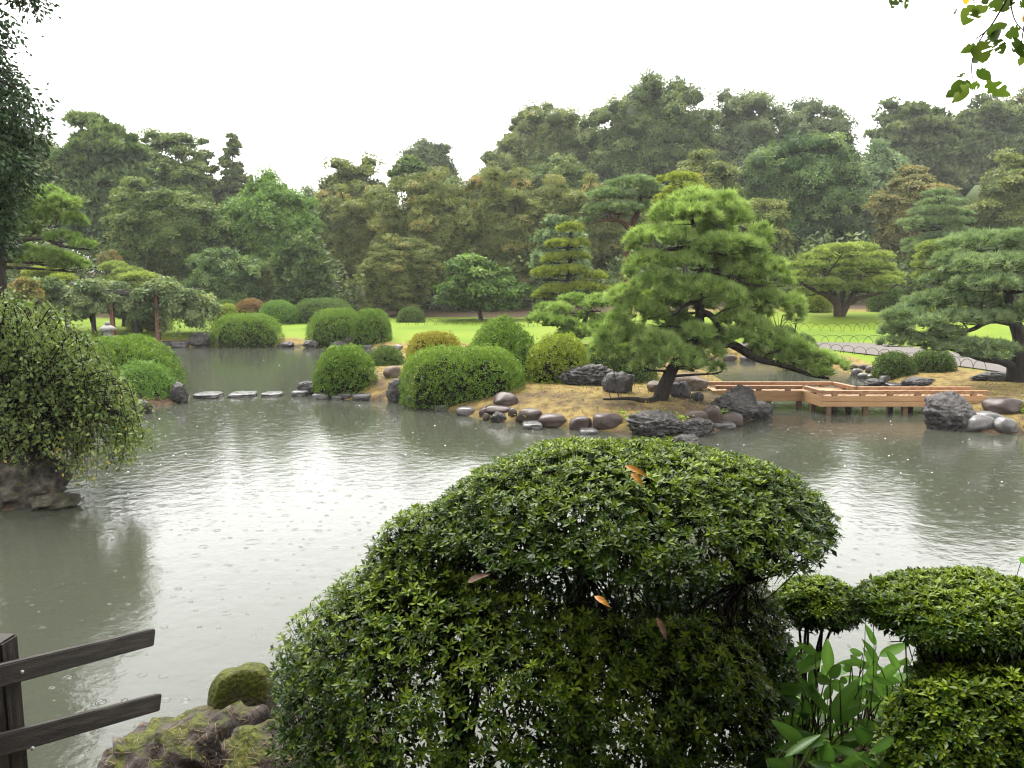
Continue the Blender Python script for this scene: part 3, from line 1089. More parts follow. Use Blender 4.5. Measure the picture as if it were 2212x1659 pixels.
G_WOOD = 'woodland trees behind the lawn'
FT = [
    # label, box(x0,x1,y0,y1), depth, palette, kwargs
    ('dark mixed tree at the far left behind the conifer branches', (-40, 170, 275, 620), 66, 'evergreen', dict(n=11000, nl=60, lr=.22)),
    ('tall pine with jagged blue-green layers and the highest top on the left', (120, 345, 248, 600), 62, 'pinefar', dict(n=10000, nl=80, lr=.2, flat=.6, kind='needle', T=TUFT_F, leaf=.42, shape='ell', name='pine_tree', cat='pine tree', up=.5)),
    ('large smooth rounded olive-green dome crown left of the two conifers', (235, 480, 278, 640), 72, 'mapleg', dict(n=14000, nl=90, lr=.17, flat=.5, leaf=.26, up=.5, tvar=.1)),
    ('brown-tinged maple below the large dome crown on the left', (215, 500, 385, 620), 54, 'mapleg', dict(n=13000, nl=70, lr=.2, flat=.5, leaf=.2, up=.4)),
    ('slim dark conifer, left one of the pair standing against the sky', (392, 500, 303, 520), 76, 'grey', dict(n=4200, nl=75, lr=.30, flat=.55, leaf=.32, shape='cone', core=.6, name='conifer', dr=1, kind='needle', T=TUFT_F)),
    ('taller open conifer, right one of the pair standing against the sky', (436, 576, 294, 530), 76, 'grey', dict(n=5200, nl=85, lr=.28, flat=.55, leaf=.32, shape='cone', core=.6, name='conifer', dr=1, kind='needle', T=TUFT_F)),
    ('bright fresh green broadleaf tree right of the brown-tinged maple', (465, 695, 362, 680), 57, 'bright', dict(n=13000, nl=64, lr=.23, leaf=.2, flat=.75)),
    ('olive tree behind the bright green tree at the gap of sky', (660, 870, 333, 640), 70, 'olive', dict(n=9000, nl=52, lr=.22, leaf=.26, flat=.55)),
    ('far blue-grey tree rising above the middle of the tree line', (862, 995, 300, 460), 98, 'grey', dict(n=5000, nl=34, lr=.28, leaf=.33)),
    ('distant hazy tree low at the sky gap left of the cherries', (636, 720, 400, 560), 120, 'grey', dict(n=3000, nl=26, lr=.28, leaf=.4)),
    ('low olive tree between the blue-grey tree and the brown-topped crown', (995, 1150, 325, 560), 84, 'olive', dict(n=6000, nl=40, lr=.25, leaf=.28)),
    ('tall brown-topped open crown left of the great evergreen', (1040, 1310, 213, 520), 92, 'olive', dict(n=10500, nl=95, lr=.23, leaf=.28, flat=.7, spread=.4, limbs=16)),
    ('pale green young tree below the brown-topped crown', (1130, 1290, 330, 560), 78, 'mapleg', dict(n=6000, nl=40, lr=.24, leaf=.26)),
    ('great dark evergreen, the tallest rounded crown on the skyline', (1235, 1570, 154, 560), 86, 'evergreen', dict(n=17000, nl=110, lr=.17, leaf=.28)),
    ('second dark evergreen crown on the skyline right of the tallest', (1480, 1740, 187, 560), 92, 'grey', dict(n=13000, nl=84, lr=.19, leaf=.3)),
    ('third grey-green evergreen crown stepping down to the skyline notch', (1640, 1880, 208, 560), 94, 'grey', dict(n=12000, nl=80, lr=.19, leaf=.3)),
    ('broad teal-green cypress with bare inner branches behind the umbrella pine', (1555, 1885, 285, 640), 64, 'teal', dict(n=15000, nl=90, lr=.2, leaf=.22, flat=.8, limbs=24, trunk=.45, name='cypress', dr=.7, lmb=1.05)),
    ('pale grey-green tree squeezed between the cypress and the right pines', (1838, 1965, 298, 540), 74, 'pinegrey', dict(n=6000, nl=40, lr=.26, leaf=.26)),
    ('tall dark pine on the skyline right of the notch', (1850, 2080, 205, 560), 88, 'grey', dict(n=10000, nl=85, lr=.2, flat=.55, kind='needle', T=TUFT_F, leaf=.42, name='pine_tree', cat='pine tree', up=.5)),
    ('tall dark pine behind the hanging leaves at the top right', (2000, 2240, 200, 560), 90, 'grey', dict(n=10000, nl=85, lr=.2, flat=.55, kind='needle', T=TUFT_F, leaf=.42, name='pine_tree', cat='pine tree', up=.5)),
    ('brownish high crown at the extreme right edge of the skyline', (2120, 2400, 158, 520), 98, 'olive', dict(n=9000, nl=60, lr=.2, leaf=.32)),
    ('small dark pine top poking out above the cherry trees', (838, 925, 338, 420), 60, 'pinefar', dict(n=1500, nl=14, lr=.4, flat=.45, kind='needle', T=TUFT_F, leaf=.35, name='pine_tree', cat='pine tree', limbs=3)),
    ('orange-tipped maple right of the cypress', (1868, 2075, 352, 640), 58, 'orange', dict(n=9000, nl=48, lr=.2, flat=.42, leaf=.2, up=.5, limbs=14)),
    ('olive maple at the right edge above the right pine', (2050, 2330, 318, 640), 57, 'olive', dict(n=13000, nl=70, lr=.18, flat=.45, leaf=.2, up=.5, limbs=14)),
    ('yellow-olive maple behind the tip of the bent pine', (1415, 1625, 322, 640), 60, 'olive', dict(n=9000, nl=54, lr=.2, flat=.45, leaf=.21, up=.5)),
    ('olive maple between the bent pine and the cypress', (1540, 1720, 425, 660), 52, 'olive', dict(n=8000, nl=46, lr=.22, flat=.5, leaf=.18, up=.4)),
    ('leafy blue-green tree behind the two dome-topped clipped shrubs', (395, 575, 535, 705), 50, 'teal', dict(n=8000, nl=44, lr=.26, leaf=.17)),
    ('soft grey-green pine standing on the far lawn edge', (588, 722, 500, 705), 50, 'pinefar', dict(n=6500, nl=40, lr=.3, flat=.8, kind='needle', T=TUFT_F, leaf=.3, name='pine_tree', cat='pine tree')),
    ('thin brownish sapling between blue-green tree and grey-green pine', (525, 625, 560, 700), 51, 'cherry', dict(n=2200, nl=20, lr=.3, leaf=.16)),
    ('lush fresh green leafy tree under the cherry trees', (930, 1150, 548, 700), 47, 'deep', dict(n=7000, nl=34, lr=.3, leaf=.23, flat=.4, up=.4, spread=.5, mass=.4)),
    ('blue-green small tree behind the yellow-green trained pine', (1140, 1275, 462, 690), 50, 'pinegrey', dict(n=6000, nl=36, lr=.26, leaf=.2, kind='needle', T=TUFT_F)),
]
for i, (lab, bx, d, pal, kw) in enumerate(FT):
    kw['n'] = int(kw['n'] * .56)
    kw['leaf'] = kw.get('leaf', .26) * 1.23
    tree(lab, bx, d, pal, seed=100 + i, group=G_WOOD, **kw)

def copy_tree(src, label, x, d, sx, sz, flip=1):
    """a copy of a tree and of each of its parts, at its own place and size"""
    o = src.copy()
    col.objects.link(o)
    o.location = (x, d, terr(x, d))
    o.scale = (sx * flip, sx, sz)
    o['label'] = label
    for ch in src.children:
        c = ch.copy()
        col.objects.link(c)
        c.parent = o
        for sub in ch.children:
            s_ = sub.copy()
            col.objects.link(s_)
            s_.parent = c
    return o


protos = {}
for i, (a, b, c_, e, d) in enumerate(BACK):
    lab = 'shadowy filler tree deep in the wood ' + BACKL[i]
    x, hw_, top_ = at((a + b) / 2, 600, d)[0], (b - a) / 2 * d / FPX, at(a, c_, d)[2]
    if i < 3:
        t_ = tree(lab, (a, b, c_, e), d, ['evergreen', 'mapleg', 'grey'][i % 3], n=6000, nl=44, lr=.27, leaf=.38, seed=600 + i, group=G_WOOD, limbs=5)
        protos[i] = (t_, hw_, top_ - terr(x, d))
    else:
        t_, h0, z0 = protos[i % 3]
        copy_tree(t_, lab, x, d, hw_ / h0, (top_ - terr(x, d)) / z0, -1 if i % 2 else 1)

# cherry trees turning brown in the middle
CH = [('leftmost brown-green cherry tree behind the far lawn', (690, 900, 395, 700), 60),
      ('wide brown-green cherry tree behind the pair of clipped shrubs', (790, 1060, 352, 705), 56),
      ('brown-green cherry tree with long slanting limbs in the middle', (960, 1200, 355, 705), 57),
      ('brown-green cherry tree just left of the red-trunked pine', (1100, 1330, 372, 705), 58),
      ('low spreading cherry tree with yellowing leaves above the dark hedge ball', (760, 960, 500, 700), 51),
      ('olive cherry tree half hidden behind the red-trunked pine', (1230, 1440, 390, 700), 60)]
protos = []
for i, (lab, bx, d) in enumerate(CH):
    x, hw_, top_ = at((bx[0] + bx[1]) / 2, 600, d)[0], (bx[1] - bx[0]) / 2 * d / FPX, at(bx[0], bx[2], d)[2]
    if i in (0, 1, 2):
        t_ = tree(lab, bx, d, 'cherry', n=13000, nl=80, lr=.17, leaf=.165, flat=.5, seed=300 + i, group='cherry trees turning brown', name='cherry_tree',
                  limbs=26, spread=.45, up=.35, trunk=.22, bark=BARK, low=-.7, lmb=1.1, core=.6, mass=.58, tvar=.26)
        protos.append((t_, hw_, top_ - terr(x, d)))
    else:
        t_, h0, z0 = protos[i - 3]
        copy_tree(t_, lab, x, d, hw_ / h0, (top_ - terr(x, d)) / z0, -1)

# small red and orange maples low at the left
for i, (lab, bx, d) in enumerate([('small orange maple under the dark left conifer', (18, 110, 525, 610), 44),
                                  ('tiny orange maple crown in the dark gap left of the dome pines', (205, 262, 540, 585), 50),
                                  ('low amber shrub beside the pergola at the left', (25, 95, 600, 680), 30)]):
    tree(lab, bx, d, 'orange', n=1500, nl=14, lr=.35, leaf=.13, flat=.5, seed=340 + i, limbs=4, name='maple_tree', cat='maple tree')

# undergrowth that closes the wood below the crowns
def undergrowth():
    rng = np.random.default_rng(77)
    n = 11500
    x = rng.uniform(-50, 56, n)
    y = 53.5 + rng.uniform(0, 9, n) - 5 * sstep(2, 8, x) * (x < 60)
    z = terr3(x, y)[0] + rng.uniform(0, 1, n) ** 1.2 * (3.0 + .8 * np.sin(x * .7) + .7 * np.sin(x * 1.9) + 2.0 * sstep(-8, -20, x))
    P = np.stack([x, y, z], 1)
    nn = nrm(rng.normal(size=(n, 3)) * .6 + np.array([0, -.5, .7]))
    mb = MB()
    scatter(mb, SPRIG, P, frames(np.cross(nn, rdir(rng, n)), nn), .42 * rng.uniform(.7, 1.3, n), .3 + .2 * np.sin(x * .5) + rng.normal(0, .2, n))
    tag(mb.build('undergrowth', LM('evergreen', spec=.25), tint=True), 'dark leafy undergrowth along the foot of the woodland', 'undergrowth', kind='stuff')


undergrowth()

# ------------------------------------------------------------------ trained pines
def autopads(seed, x0, x1, y0, y1, rows, shape, hw, hh, d=0.6, cnt=None):
    """rows of needle pads filling an outline given as half width against height"""
    rng = np.random.default_rng(seed)
    out = []
    xc = (x0 + x1) / 2
    for r in range(rows):
        t = (r + .5) / rows
        y = y0 + (y1 - y0) * t
        half = (x1 - x0) / 2 * shape(t)
        k = max(1, int(round(half * 2 / (hw * 1.35)))) if cnt is None else cnt
        for j in range(k):
            u = (j + .5) / k * 2 - 1
            w_ = min(hw, half) * rng.uniform(.8, 1.2)
            x = xc + u * max(half - w_ * .75, 0) + rng.normal(0, hw * .12)
            out.append((x, y + rng.normal(0, hh * .3) + abs(u) * hh * .6, w_, hh * rng.uniform(.8, 1.2), rng.uniform(-d, d) - d * (1 - abs(u)) * .5))
    return out


dome = lambda t: math.sqrt(max(0.02, 1 - (1 - t) ** 2))
cone_ = lambda t: .18 + .82 * t ** .85

# umbrella pine on the right lawn
pads = autopads(1, 1676, 1970, 528, 634, 6, lambda t: [.5, .76, .92, 1.0, .97, .8][min(5, int(t * 6))], 40, 12, 1.7)
pine('wide umbrella-shaped pine with branching brown trunks on the right lawn', 40, [(1810, 684, 10, 0), (1808, 660, 8, 0), (1797, 630, 6, 0), (1780, 600, 4, 0)],
     pads, 'pineumb', needle=.17, dens=.95, T=TUFT_L, bark=BARKB, seed=2, rs=.8,
     limbs_extra=[([(1818, 682, 0), (1832, 655, -.1), (1850, 620, -.3), (1860, 590, 0)], 8, 3), ([(1832, 655, 0), (1862, 642, .2), (1905, 632, .4), (1945, 610, .4)], 6, 2),
                  ([(1812, 660, 0), (1785, 637, -.3), (1750, 622, -.4), (1715, 600, -.3)], 8, 2.5), ([(1816, 670, .3), (1822, 620, .6), (1826, 570, .6)], 8, 3)],
     group='umbrella pines on the right lawn', name='umbrella_pine')
pads = autopads(3, 1955, 2130, 522, 598, 4, lambda t: .7 + .3 * t, 38, 12, 1.3)
pine('second umbrella pine between the wide one and the right grey-green pine', 43, [(2050, 655, 9, 0), (2048, 620, 7, 0), (2045, 580, 4, 0)],
     pads, 'pineumb', needle=.17, dens=.95, T=TUFT_L, bark=BARKR, seed=4, group='umbrella pines on the right lawn', name='umbrella_pine')
pads = autopads(5, 1928, 2142, 412, 545, 7, lambda t: [.3, .5, .64, .76, .86, .94, 1.0][min(6, int(t * 7))], 48, 12, 1.5)
pine('large clipped dome pine of many thin layers behind the umbrella pines', 50, [(2035, 650, 10, 0), (2033, 560, 7, 0), (2030, 450, 3, 0)],
     pads, 'pinegrey', needle=.2, dens=.95, T=TUFT_L, bark=BARK, seed=6)
# dome pines behind the pergola
for k, (x0, x1, lab) in enumerate([(22, 182, 'left flat-domed clipped pine peeping over the pergola'), (182, 355, 'right flat-domed clipped pine peeping over the pergola')]):
    pads = autopads(7 + k, x0, x1, 572 + 4 * (k == 0), 630, 3, lambda t: [.66, .9, 1][min(2, int(t * 3))], 38, 13, 1.0)
    pine(lab, 43, [((x0 + x1) / 2, 690, 6, 0), ((x0 + x1) / 2, 640, 5, 0), ((x0 + x1) / 2, 595, 3, 0)], pads, 'pineyel' if k == 0 else 'pineumb',
         needle=.16, dens=.95, T=TUFT_L, seed=9 + k, group='dome pines behind the pergola', name='dome_pine')
# red-trunked pine and its neighbours
pads = [(1370, 400, 62, 18, 0), (1320, 425, 55, 17, -.3), (1415, 420, 45, 16, -.2), (1290, 455, 38, 16, 0), (1340, 452, 60, 15, -.6), (1400, 448, 40, 14, .4), (1275, 478, 26, 10, .2)]
pine('red-trunked pine with a flat spreading top behind the bent pine', 38, [(1352, 690, 10, 0), (1354, 600, 9, 0), (1356, 540, 9, 0), (1364, 490, 8, 0), (1378, 455, 6, 0), (1385, 420, 3, 0)],
     pads, 'pinegrey', needle=.17, dens=1.1, T=TUFT_L, bark=BARKR, seed=12,
     limbs_extra=[([(1362, 500, 0), (1345, 480, -.3), (1318, 475, -.4), (1288, 478, -.3)], 6, 2)])
pads = autopads(13, 1388, 1580, 372, 500, 5, dome, 42, 17, .8)
pine('yellow-green rounded pine between the red-trunked pine and the bent pine', 36, [(1480, 690, 7, 0), (1480, 560, 5, 0), (1478, 420, 3, 0)], pads, 'pineyel', needle=.17, dens=.95, T=TUFT_L, seed=14)
pads = [(1232, 497, 34, 16, 0), (1212, 530, 40, 13, -.2), (1255, 528, 22, 13, .1), (1195, 562, 30, 14, -.2), (1238, 556, 40, 12, 0), (1180, 595, 36, 18, -.1), (1230, 588, 46, 16, -.4),
        (1285, 600, 30, 14, .2), (1200, 628, 40, 14, -.2), (1258, 622, 44, 14, 0), (1175, 640, 30, 12, .3), (1300, 628, 28, 11, .2)]
pine('yellow-green tiered pine trained into cloud pads left of the bent pine', 34, [(1228, 700, 7, 0), (1226, 630, 6, 0), (1232, 570, 5, 0), (1226, 530, 4, 0), (1234, 500, 2.5, 0)],
     pads, 'pineyel', needle=.15, dens=1.1, T=TUFT_L, seed=15)
# low cloud-pruned pines on the island
pads = [(1172, 693, 34, 15, 0), (1205, 672, 30, 14, .2), (1215, 700, 34, 14, -.2), (1180, 668, 26, 12, .5), (1240, 652, 34, 14, .9), (1265, 690, 28, 14, .2), (1300, 660, 36, 20, .1),
        (1255, 718, 40, 14, -.3), (1310, 700, 34, 18, -.1), (1230, 730, 30, 10, -.2), (1325, 735, 34, 20, .2)]
pine('low bright green cloud-pruned pine beside the round yellow-green shrub', 23.5, [(1245, 770, 8, 0), (1240, 735, 7, 0), (1258, 705, 6, 0), (1270, 675, 4, 0)],
     [(a, b, c * 1.25, e * 1.1, f) for a, b, c, e, f in pads], 'pinelime', needle=.17, dens=1.15, T=TUFT_M, seed=16, thick=1.3, up_off=-.05)
# near-left pine
pads = [(60, 425, 70, 24, 0), (125, 445, 50, 22, -.3), (30, 460, 55, 22, .2), (95, 475, 60, 20, .3), (160, 480, 35, 15, -.2), (40, 500, 50, 16, 0), (20, 400, 40, 20, .4),
        (132, 515, 40, 12, -.5), (180, 530, 32, 10, -.6), (100, 560, 70, 20, .4), (40, 550, 50, 24, .4), (150, 575, 50, 18, .5)]
pine('pine with soft light green needle pads under the dark left conifer', 26, [(-30, 720, 16, 0), (-12, 620, 14, 0), (0, 540, 12, 0), (-10, 470, 9, 0), (0, 400, 5, 0)],
     pads, 'pinelime', needle=.17, dens=1.0, T=TUFT_M, seed=17, up_off=-.05, thick=1.4,
     limbs_extra=[([(2, 548, 0), (40, 523, -.3), (90, 515, -.5), (135, 532, -.6), (195, 540, -.6)], 6, 1.5)])
# big pine at the right edge
pads = [(2120, 530, 75, 24, .6), (2190, 520, 60, 20, .4), (2060, 565, 45, 20, .2), (2110, 580, 70, 24, -.2), (2185, 575, 60, 24, -.3), (2040, 605, 45, 18, .3), (2130, 615, 70, 22, -.5),
        (2200, 620, 50, 22, -.2), (2000, 660, 50, 22, .2), (2060, 650, 55, 22, -.2), (2120, 655, 50, 20, .5), (1955, 690, 48, 24, -.1), (1990, 705, 50, 20, -.5), (1930, 720, 34, 18, .1),
        (2060, 690, 55, 18, -.5), (2120, 690, 60, 18, -.3), (2185, 680, 50, 22, .2), (1920, 742, 26, 12, -.2), (1985, 738, 48, 14, -.4), (2045, 722, 40, 13, -.6), (2090, 745, 60, 12, -.4),
        (2150, 752, 48, 12, -.3), (2040, 752, 45, 10, -.6), (2130, 768, 45, 9, -.7), (2230, 560, 60, 30, .6), (2240, 690, 40, 30, .4)]
pine('big grey-green pine leaning over the bank at the right edge', 22, [(2200, 815, 22, 0), (2196, 780, 18, 0), (2204, 735, 15, .1), (2190, 690, 12, .1), (2180, 640, 10, .1), (2165, 590, 7, .1), (2150, 540, 4, .1)],
     [(a, b, c * 1.18, e, f) for a, b, c, e, f in pads], 'pinegrey', needle=.18, dens=1.0, T=TUFT_M, seed=18, up_off=.06, thick=1.35,
     limbs_extra=[([(2198, 795, 0), (2160, 780, -.3), (2120, 775, -.5), (2075, 760, -.6), (2030, 748, -.6)], 10, 3),
                  ([(2190, 700, 0), (2140, 693, -.4), (2100, 712, -.6), (2060, 720, -.7), (2015, 735, -.7)], 7, 2),
                  ([(2140, 752, -.3), (2112, 740, -.4), (2085, 742, -.4)], 4, 1.5)])
# the bent pine on the island (positions measured in an enlargement of it)
zx = lambda x: 1242.4 + x * .2995
zy = lambda y: 390.5 + y * .2995
raw = [(850, 160, 170, 75, 0), (650, 265, 120, 85, -.1), (1060, 235, 190, 105, .1), (860, 250, 170, 70, -.4), (1190, 300, 110, 70, -.2), (950, 180, 150, 75, .4),
       (600, 425, 215, 75, -.2), (430, 490, 75, 70, .1), (740, 420, 130, 60, -.4), (1100, 480, 240, 75, -.3), (1340, 425, 105, 80, .2), (1300, 530, 110, 60, -.2), (960, 490, 120, 55, -.5),
       (560, 610, 195, 75, -.2), (400, 690, 70, 65, .2), (840, 600, 140, 65, -.4), (1060, 570, 130, 55, .4), (1230, 640, 220, 85, .2), (1430, 680, 140, 85, .1), (1530, 740, 55, 40, 0),
       (620, 760, 200, 85, -.3), (720, 830, 160, 70, -.4), (930, 790, 170, 75, -.5), (1100, 860, 150, 80, -.4), (1010, 730, 150, 60, .5), (1290, 800, 140, 70, .4),
       (1370, 880, 150, 75, .1), (1500, 910, 150, 80, 0), (1590, 990, 85, 60, 0), (360, 870, 150, 85, 0), (470, 960, 170, 80, -.2), (300, 1010, 80, 60, .2),
       (620, 1010, 150, 60, .5), (760, 1030, 130, 60, .5), (250, 1140, 140, 95, 0), (210, 1250, 120, 75, -.1), (420, 1120, 130, 70, .1), (560, 1200, 170, 95, -.3), (700, 1290, 200, 85, -.4),
       (880, 1130, 130, 75, -.4), (960, 1260, 120, 85, -.2), (1030, 1360, 75, 50, .1), (520, 1330, 120, 60, -.2), (860, 1330, 110, 60, -.3),
       (1150, 1040, 150, 85, -.2), (1300, 1090, 150, 85, 0), (1180, 1150, 120, 70, -.3), (1420, 1170, 150, 80, -.1), (1570, 1240, 150, 75, 0), (1720, 1290, 140, 75, 0),
       (900, 560, 200, 80, .7), (800, 900, 220, 90, .7), (1150, 760, 200, 90, .8), (600, 880, 200, 80, .7), (1000, 1150, 160, 80, .7), (700, 1150, 220, 90, .7),
       (450, 1230, 160, 90, .5), (1250, 950, 180, 90, .7), (780, 400, 190, 80, .6), (1000, 360, 180, 80, .6),
       (1860, 1340, 110, 70, 0), (1480, 1290, 130, 50, .1), (1680, 1370, 120, 55, .1), (1780, 1400, 90, 45, -.1), (1300, 1240, 90, 45, .2)]
pads = [(zx(a), zy(b), c * .2995 * 1.12, e * .2995, f) for a, b, c, e, f in raw]
trunk = [(600, 1600, 62, 0), (680, 1400, 46, 0), (770, 1250, 40, 0), (870, 1100, 38, 0), (900, 950, 34, 0), (885, 820, 30, 0), (890, 700, 26, 0), (930, 600, 24, 0),
         (915, 460, 22, 0), (870, 370, 18, 0), (845, 290, 14, 0), (830, 200, 7, 0)]
tp = [(zx(a), zy(b), c * .2995, e) for a, b, c, e in trunk]
zz = lambda L_: [(zx(a), zy(b), c) for a, b, c in L_]
base = hit(zx(600), zy(1575))
PINE_D = base[1]
pine('tall leaning black pine with bright green needle pads on the island', PINE_D, tp, pads, 'pinelime', needle=.20, dens=1.0, T=TUFT_H, seed=20, name='black_pine', rs=.7, thick=1.5, up_off=.19,
     limbs_extra=[(zz([(890, 1080, 0), (1000, 1120, -.1), (1160, 1190, -.2), (1300, 1280, -.1), (1500, 1330, 0), (1700, 1400, 0), (1830, 1425, 0)]), 13, 3),
                  (zz([(900, 960, -.1), (960, 960, -.2), (1010, 1010, -.3), (1050, 1080, -.3)]), 9, 4),
                  (zz([(920, 420, 0), (1000, 405, -.2), (1090, 395, -.2), (1150, 420, -.2)]), 6, 2),
                  (zz([(900, 490, 0), (780, 485, -.2), (640, 500, -.3), (520, 520, -.3)]), 7, 2),
                  (zz([(930, 640, 0), (1080, 670, -.1), (1200, 730, 0), (1370, 760, 0)]), 7, 2),
                  (zz([(880, 860, 0), (790, 900, -.2), (720, 960, -.2), (620, 980, -.1)]), 6, 2),
                  (zz([(600, 1570, -.1), (520, 1590, -.4), (400, 1570, -.5), (200, 1575, -.6)]), 9, 2)])

# dark conifer with hanging branches at the upper left
def dark_conifer():
    d = 15.0
    rng = np.random.default_rng(50)
    g = terr(at(-20, 700, d)[0], d)
    root = np.array([at(-20, 700, d)[0], d, g])
    t = thing('conifer', 'dark conifer with drooping branches cut by the upper left edge', 'tree', root)
    topz = at(0, -700, d)[2]
    P = spline([root, root + [.15, 0, 3], root + [-.1, 0, 7], [root[0], d, topz]], 14)
    MB().add(*tube(P, np.linspace(.24, .04, 14), 9)).build('trunk', BARK, t, smooth=True)
    mb, br = MB(), MB()
    lobes = []
    for k in range(120):
        h = rng.uniform(g + 3.3, topz - .3)
        f = (topz - h) / (topz - g)
        a = rng.uniform(0, 2 * math.pi)
        L_ = (1.08 * min(1, f * 3.0)) * rng.uniform(.75, 1.15)
        if h < at(0, 400, d)[2]:
            L_ *= .28
        s = np.array([root[0], d, h])
        e = s + np.array([math.cos(a) * L_, math.sin(a) * L_, -.35 * L_])
        q = s + np.array([math.cos(a) * L_ * .5, math.sin(a) * L_ * .5, .05])
        B_ = bez(s, q, e, 8)
        br.add(*tube(B_, np.linspace(.03, .008, 8), 5))
        for i in range(3, 8):
            lobes.append(B_[i] + rng.normal(0, .04, 3))
    C = np.array(lobes)
    n = 58000
    k = rng.integers(0, len(C), n)
    off = rng.normal(0, 1, (n, 3)) * np.array([.15, .15, .12])
    Pp = C[k] + off - np.array([0, 0, .08])
    y = nrm(off * .6 + np.array([0, 0, -.10]) + rng.normal(0, .08, (n, 3)))
    scatter(mb, LEAF, Pp, frames(y, rdir(rng, n)), .10 * rng.uniform(.6, 1.3, n), .45 + rng.normal(0, .2, n))
    mb.build('foliage', LM('darkcon', trans=.15), t, tint=True)
    tag(br.build('branches', BARK, t, smooth=True), kind='stuff')


dark_conifer()
# ================================================================== CLIPPED SHRUBS
SH = [
    # label, box, palette, kwargs   (far lawn first)
    ('half-hidden green clipped shrub at the left of the far shrub row', (448, 522, 648, 684), 'azaldark', dict(d=47)),
    ('small lime-topped clipped shrub in front of the half-hidden one', (464, 518, 657, 685), 'azlime', dict(d=45.5)),
    ('round russet-brown clipped shrub on the far lawn', (504, 577, 646, 683), 'russet', dict(d=46)),
    ('light green dome shrub right of the russet shrub', (558, 645, 650, 692), 'azgreen', dict(d=45)),
    ('long dark green clipped hedge behind the lawn right of the light dome', (632, 762, 645, 694), 'azaldark', dict(d=46, p=3)),
    ('dark clipped ball by the hoop fence under the cherry trees', (856, 918, 664, 700), 'azaldark', dict(d=46)),
    ('wide flat-topped clipped shrub at the far water edge', (458, 606, 679, 747), 'azalea', dict(d=37.4, p=3.4, side=.25, tip=.15, dr=.7)),
    ('larger left mound of the pair of clipped shrubs at the far shore', (664, 792, 667, 747), 'azalea', dict(d=37.6, p=2.9, side=.5, tip=.1)),
    ('smaller right mound of the pair of clipped shrubs at the far shore', (756, 846, 668, 745), 'azalea', dict(d=36.9, p=2.9, side=.5, tip=.05)),
    ('low shrub under the right end of the pergola', (275, 365, 640, 725), 'azlime', dict(d=41, side=.8)),
    # island
    ('round clipped shrub at the left tip of the island', (677, 812, 748, 852), 'azalea', dict(p=2.7, side=.32, tip=.1)),
    ('shrub leaning behind the round one at the island tip', (790, 877, 750, 818), 'azaldark', dict(d=25.0, p=2.7, side=.6)),
    ('golden yellow clipped shrub on the island', (878, 998, 718, 775), 'azyellow', dict(d=26.5, p=2.8, side=.6)),
    ('pointed olive-green clipped cone rising behind the long hedge', (992, 1180, 682, 852), 'azalea', dict(d=21.7, p=2.3, side=.6, peak=.28, tip=.05)),
    ('long low clipped hedge mound with a smooth lime top on the island', (864, 1132, 752, 868), 'azalea', dict(p=3.6, side=.3, tip=.22, dr=.6)),
    ('round yellow-green loose shrub right of the clipped cone', (1136, 1280, 722, 836), 'azlime', dict(d=21.0, p=2.5, side=.4)),
    ('dark shrub filling the shade under the left pine branches', (1225, 1420, 742, 812), 'azaldark', dict(d=21.8, p=2.4, side=.7)),
    # behind the bridge, right lawn
    ('upper small dark clipped shrub right of the bent pine', (1660, 1727, 704, 730), 'azaldark', dict(d=29.5)),
    ('lower small dark clipped shrub right of the bent pine', (1685, 1772, 723, 760), 'azaldark', dict(d=28)),
    ('yellow-green clipped shrub left of the umbrella pine trunk', (1688, 1795, 623, 670), 'azlime', dict(d=43, p=2.3)),
    ('dark clipped shrub right of the umbrella pine trunk', (1878, 1954, 617, 658), 'azaldark', dict(d=43)),
    ('bright lime clipped shrub behind the right pine', (1983, 2085, 624, 665), 'azlime', dict(d=41)),
    ('dark low shrub on the right bank above the shore stones', (1888, 1978, 762, 815), 'azaldark', dict(d=24.6, side=.8)),
    ('smaller dark shrub beside it under the right pine', (1972, 2062, 756, 796), 'azaldark', dict(d=24.8, side=.8)),
    ('fresh green shrub cut by the right edge beside the bank stones', (2190, 2275, 868, 938), 'azlime', dict(d=17.3, side=.9)),
    # left bank
    ('large clipped mound on the left bank behind the weeping bush', (150, 384, 728, 850), 'azalea', dict(d=22.5, p=2.6, side=.7, tip=.1)),
    ('lower leafy lime shrub hanging over the left bank rock', (225, 384, 782, 885), 'azgreen', dict(d=20.8, p=2.2, side=.9)),
]
for i, (lab, bx, pal, kw) in enumerate(SH):
    shrub(lab, bx, pal, seed=400 + i, **kw)

# ================================================================== ROCKS AND STONES
R_DARK = noisemat('rock_dark', [(.022, .020, .019), (.065, .060, .056), (.15, .14, .132)], 7, .42, 1.0, 14, .15, bdist=.05, rrange=.15)
R_GREY = noisemat('rock_grey', [(.035, .032, .032), (.085, .078, .076), (.16, .15, .145)], 6, .45, 1.0, 12, .12, bdist=.05, rrange=.15)
R_RIVER = noisemat('stone_river', [(.045, .031, .026), (.085, .060, .052), (.13, .098, .086)], 3, .32, .25, 35, .14, bdist=.01, rrange=.08)
R_PALE = noisemat('stone_pale', [(.08, .073, .07), (.14, .13, .125), (.20, .187, .18)], 4, .28, .4, 20, .3, bdist=.01, rrange=.1)
R_TAN = noisemat('rock_tan', [(.10, .075, .055), (.19, .145, .11), (.28, .22, .17)], 5, .55, .8, 14, .1, bdist=.04)
R_FLAT = noisemat('stone_flat', [(.04, .038, .037), (.08, .076, .074), (.14, .134, .13)], 5, .3, .5, 20, .3, bdist=.015, rrange=.12)
MROCK = {'dark': R_DARK, 'grey': R_GREY, 'river': R_RIVER, 'pale': R_PALE, 'tan': R_TAN, 'flat': R_FLAT}
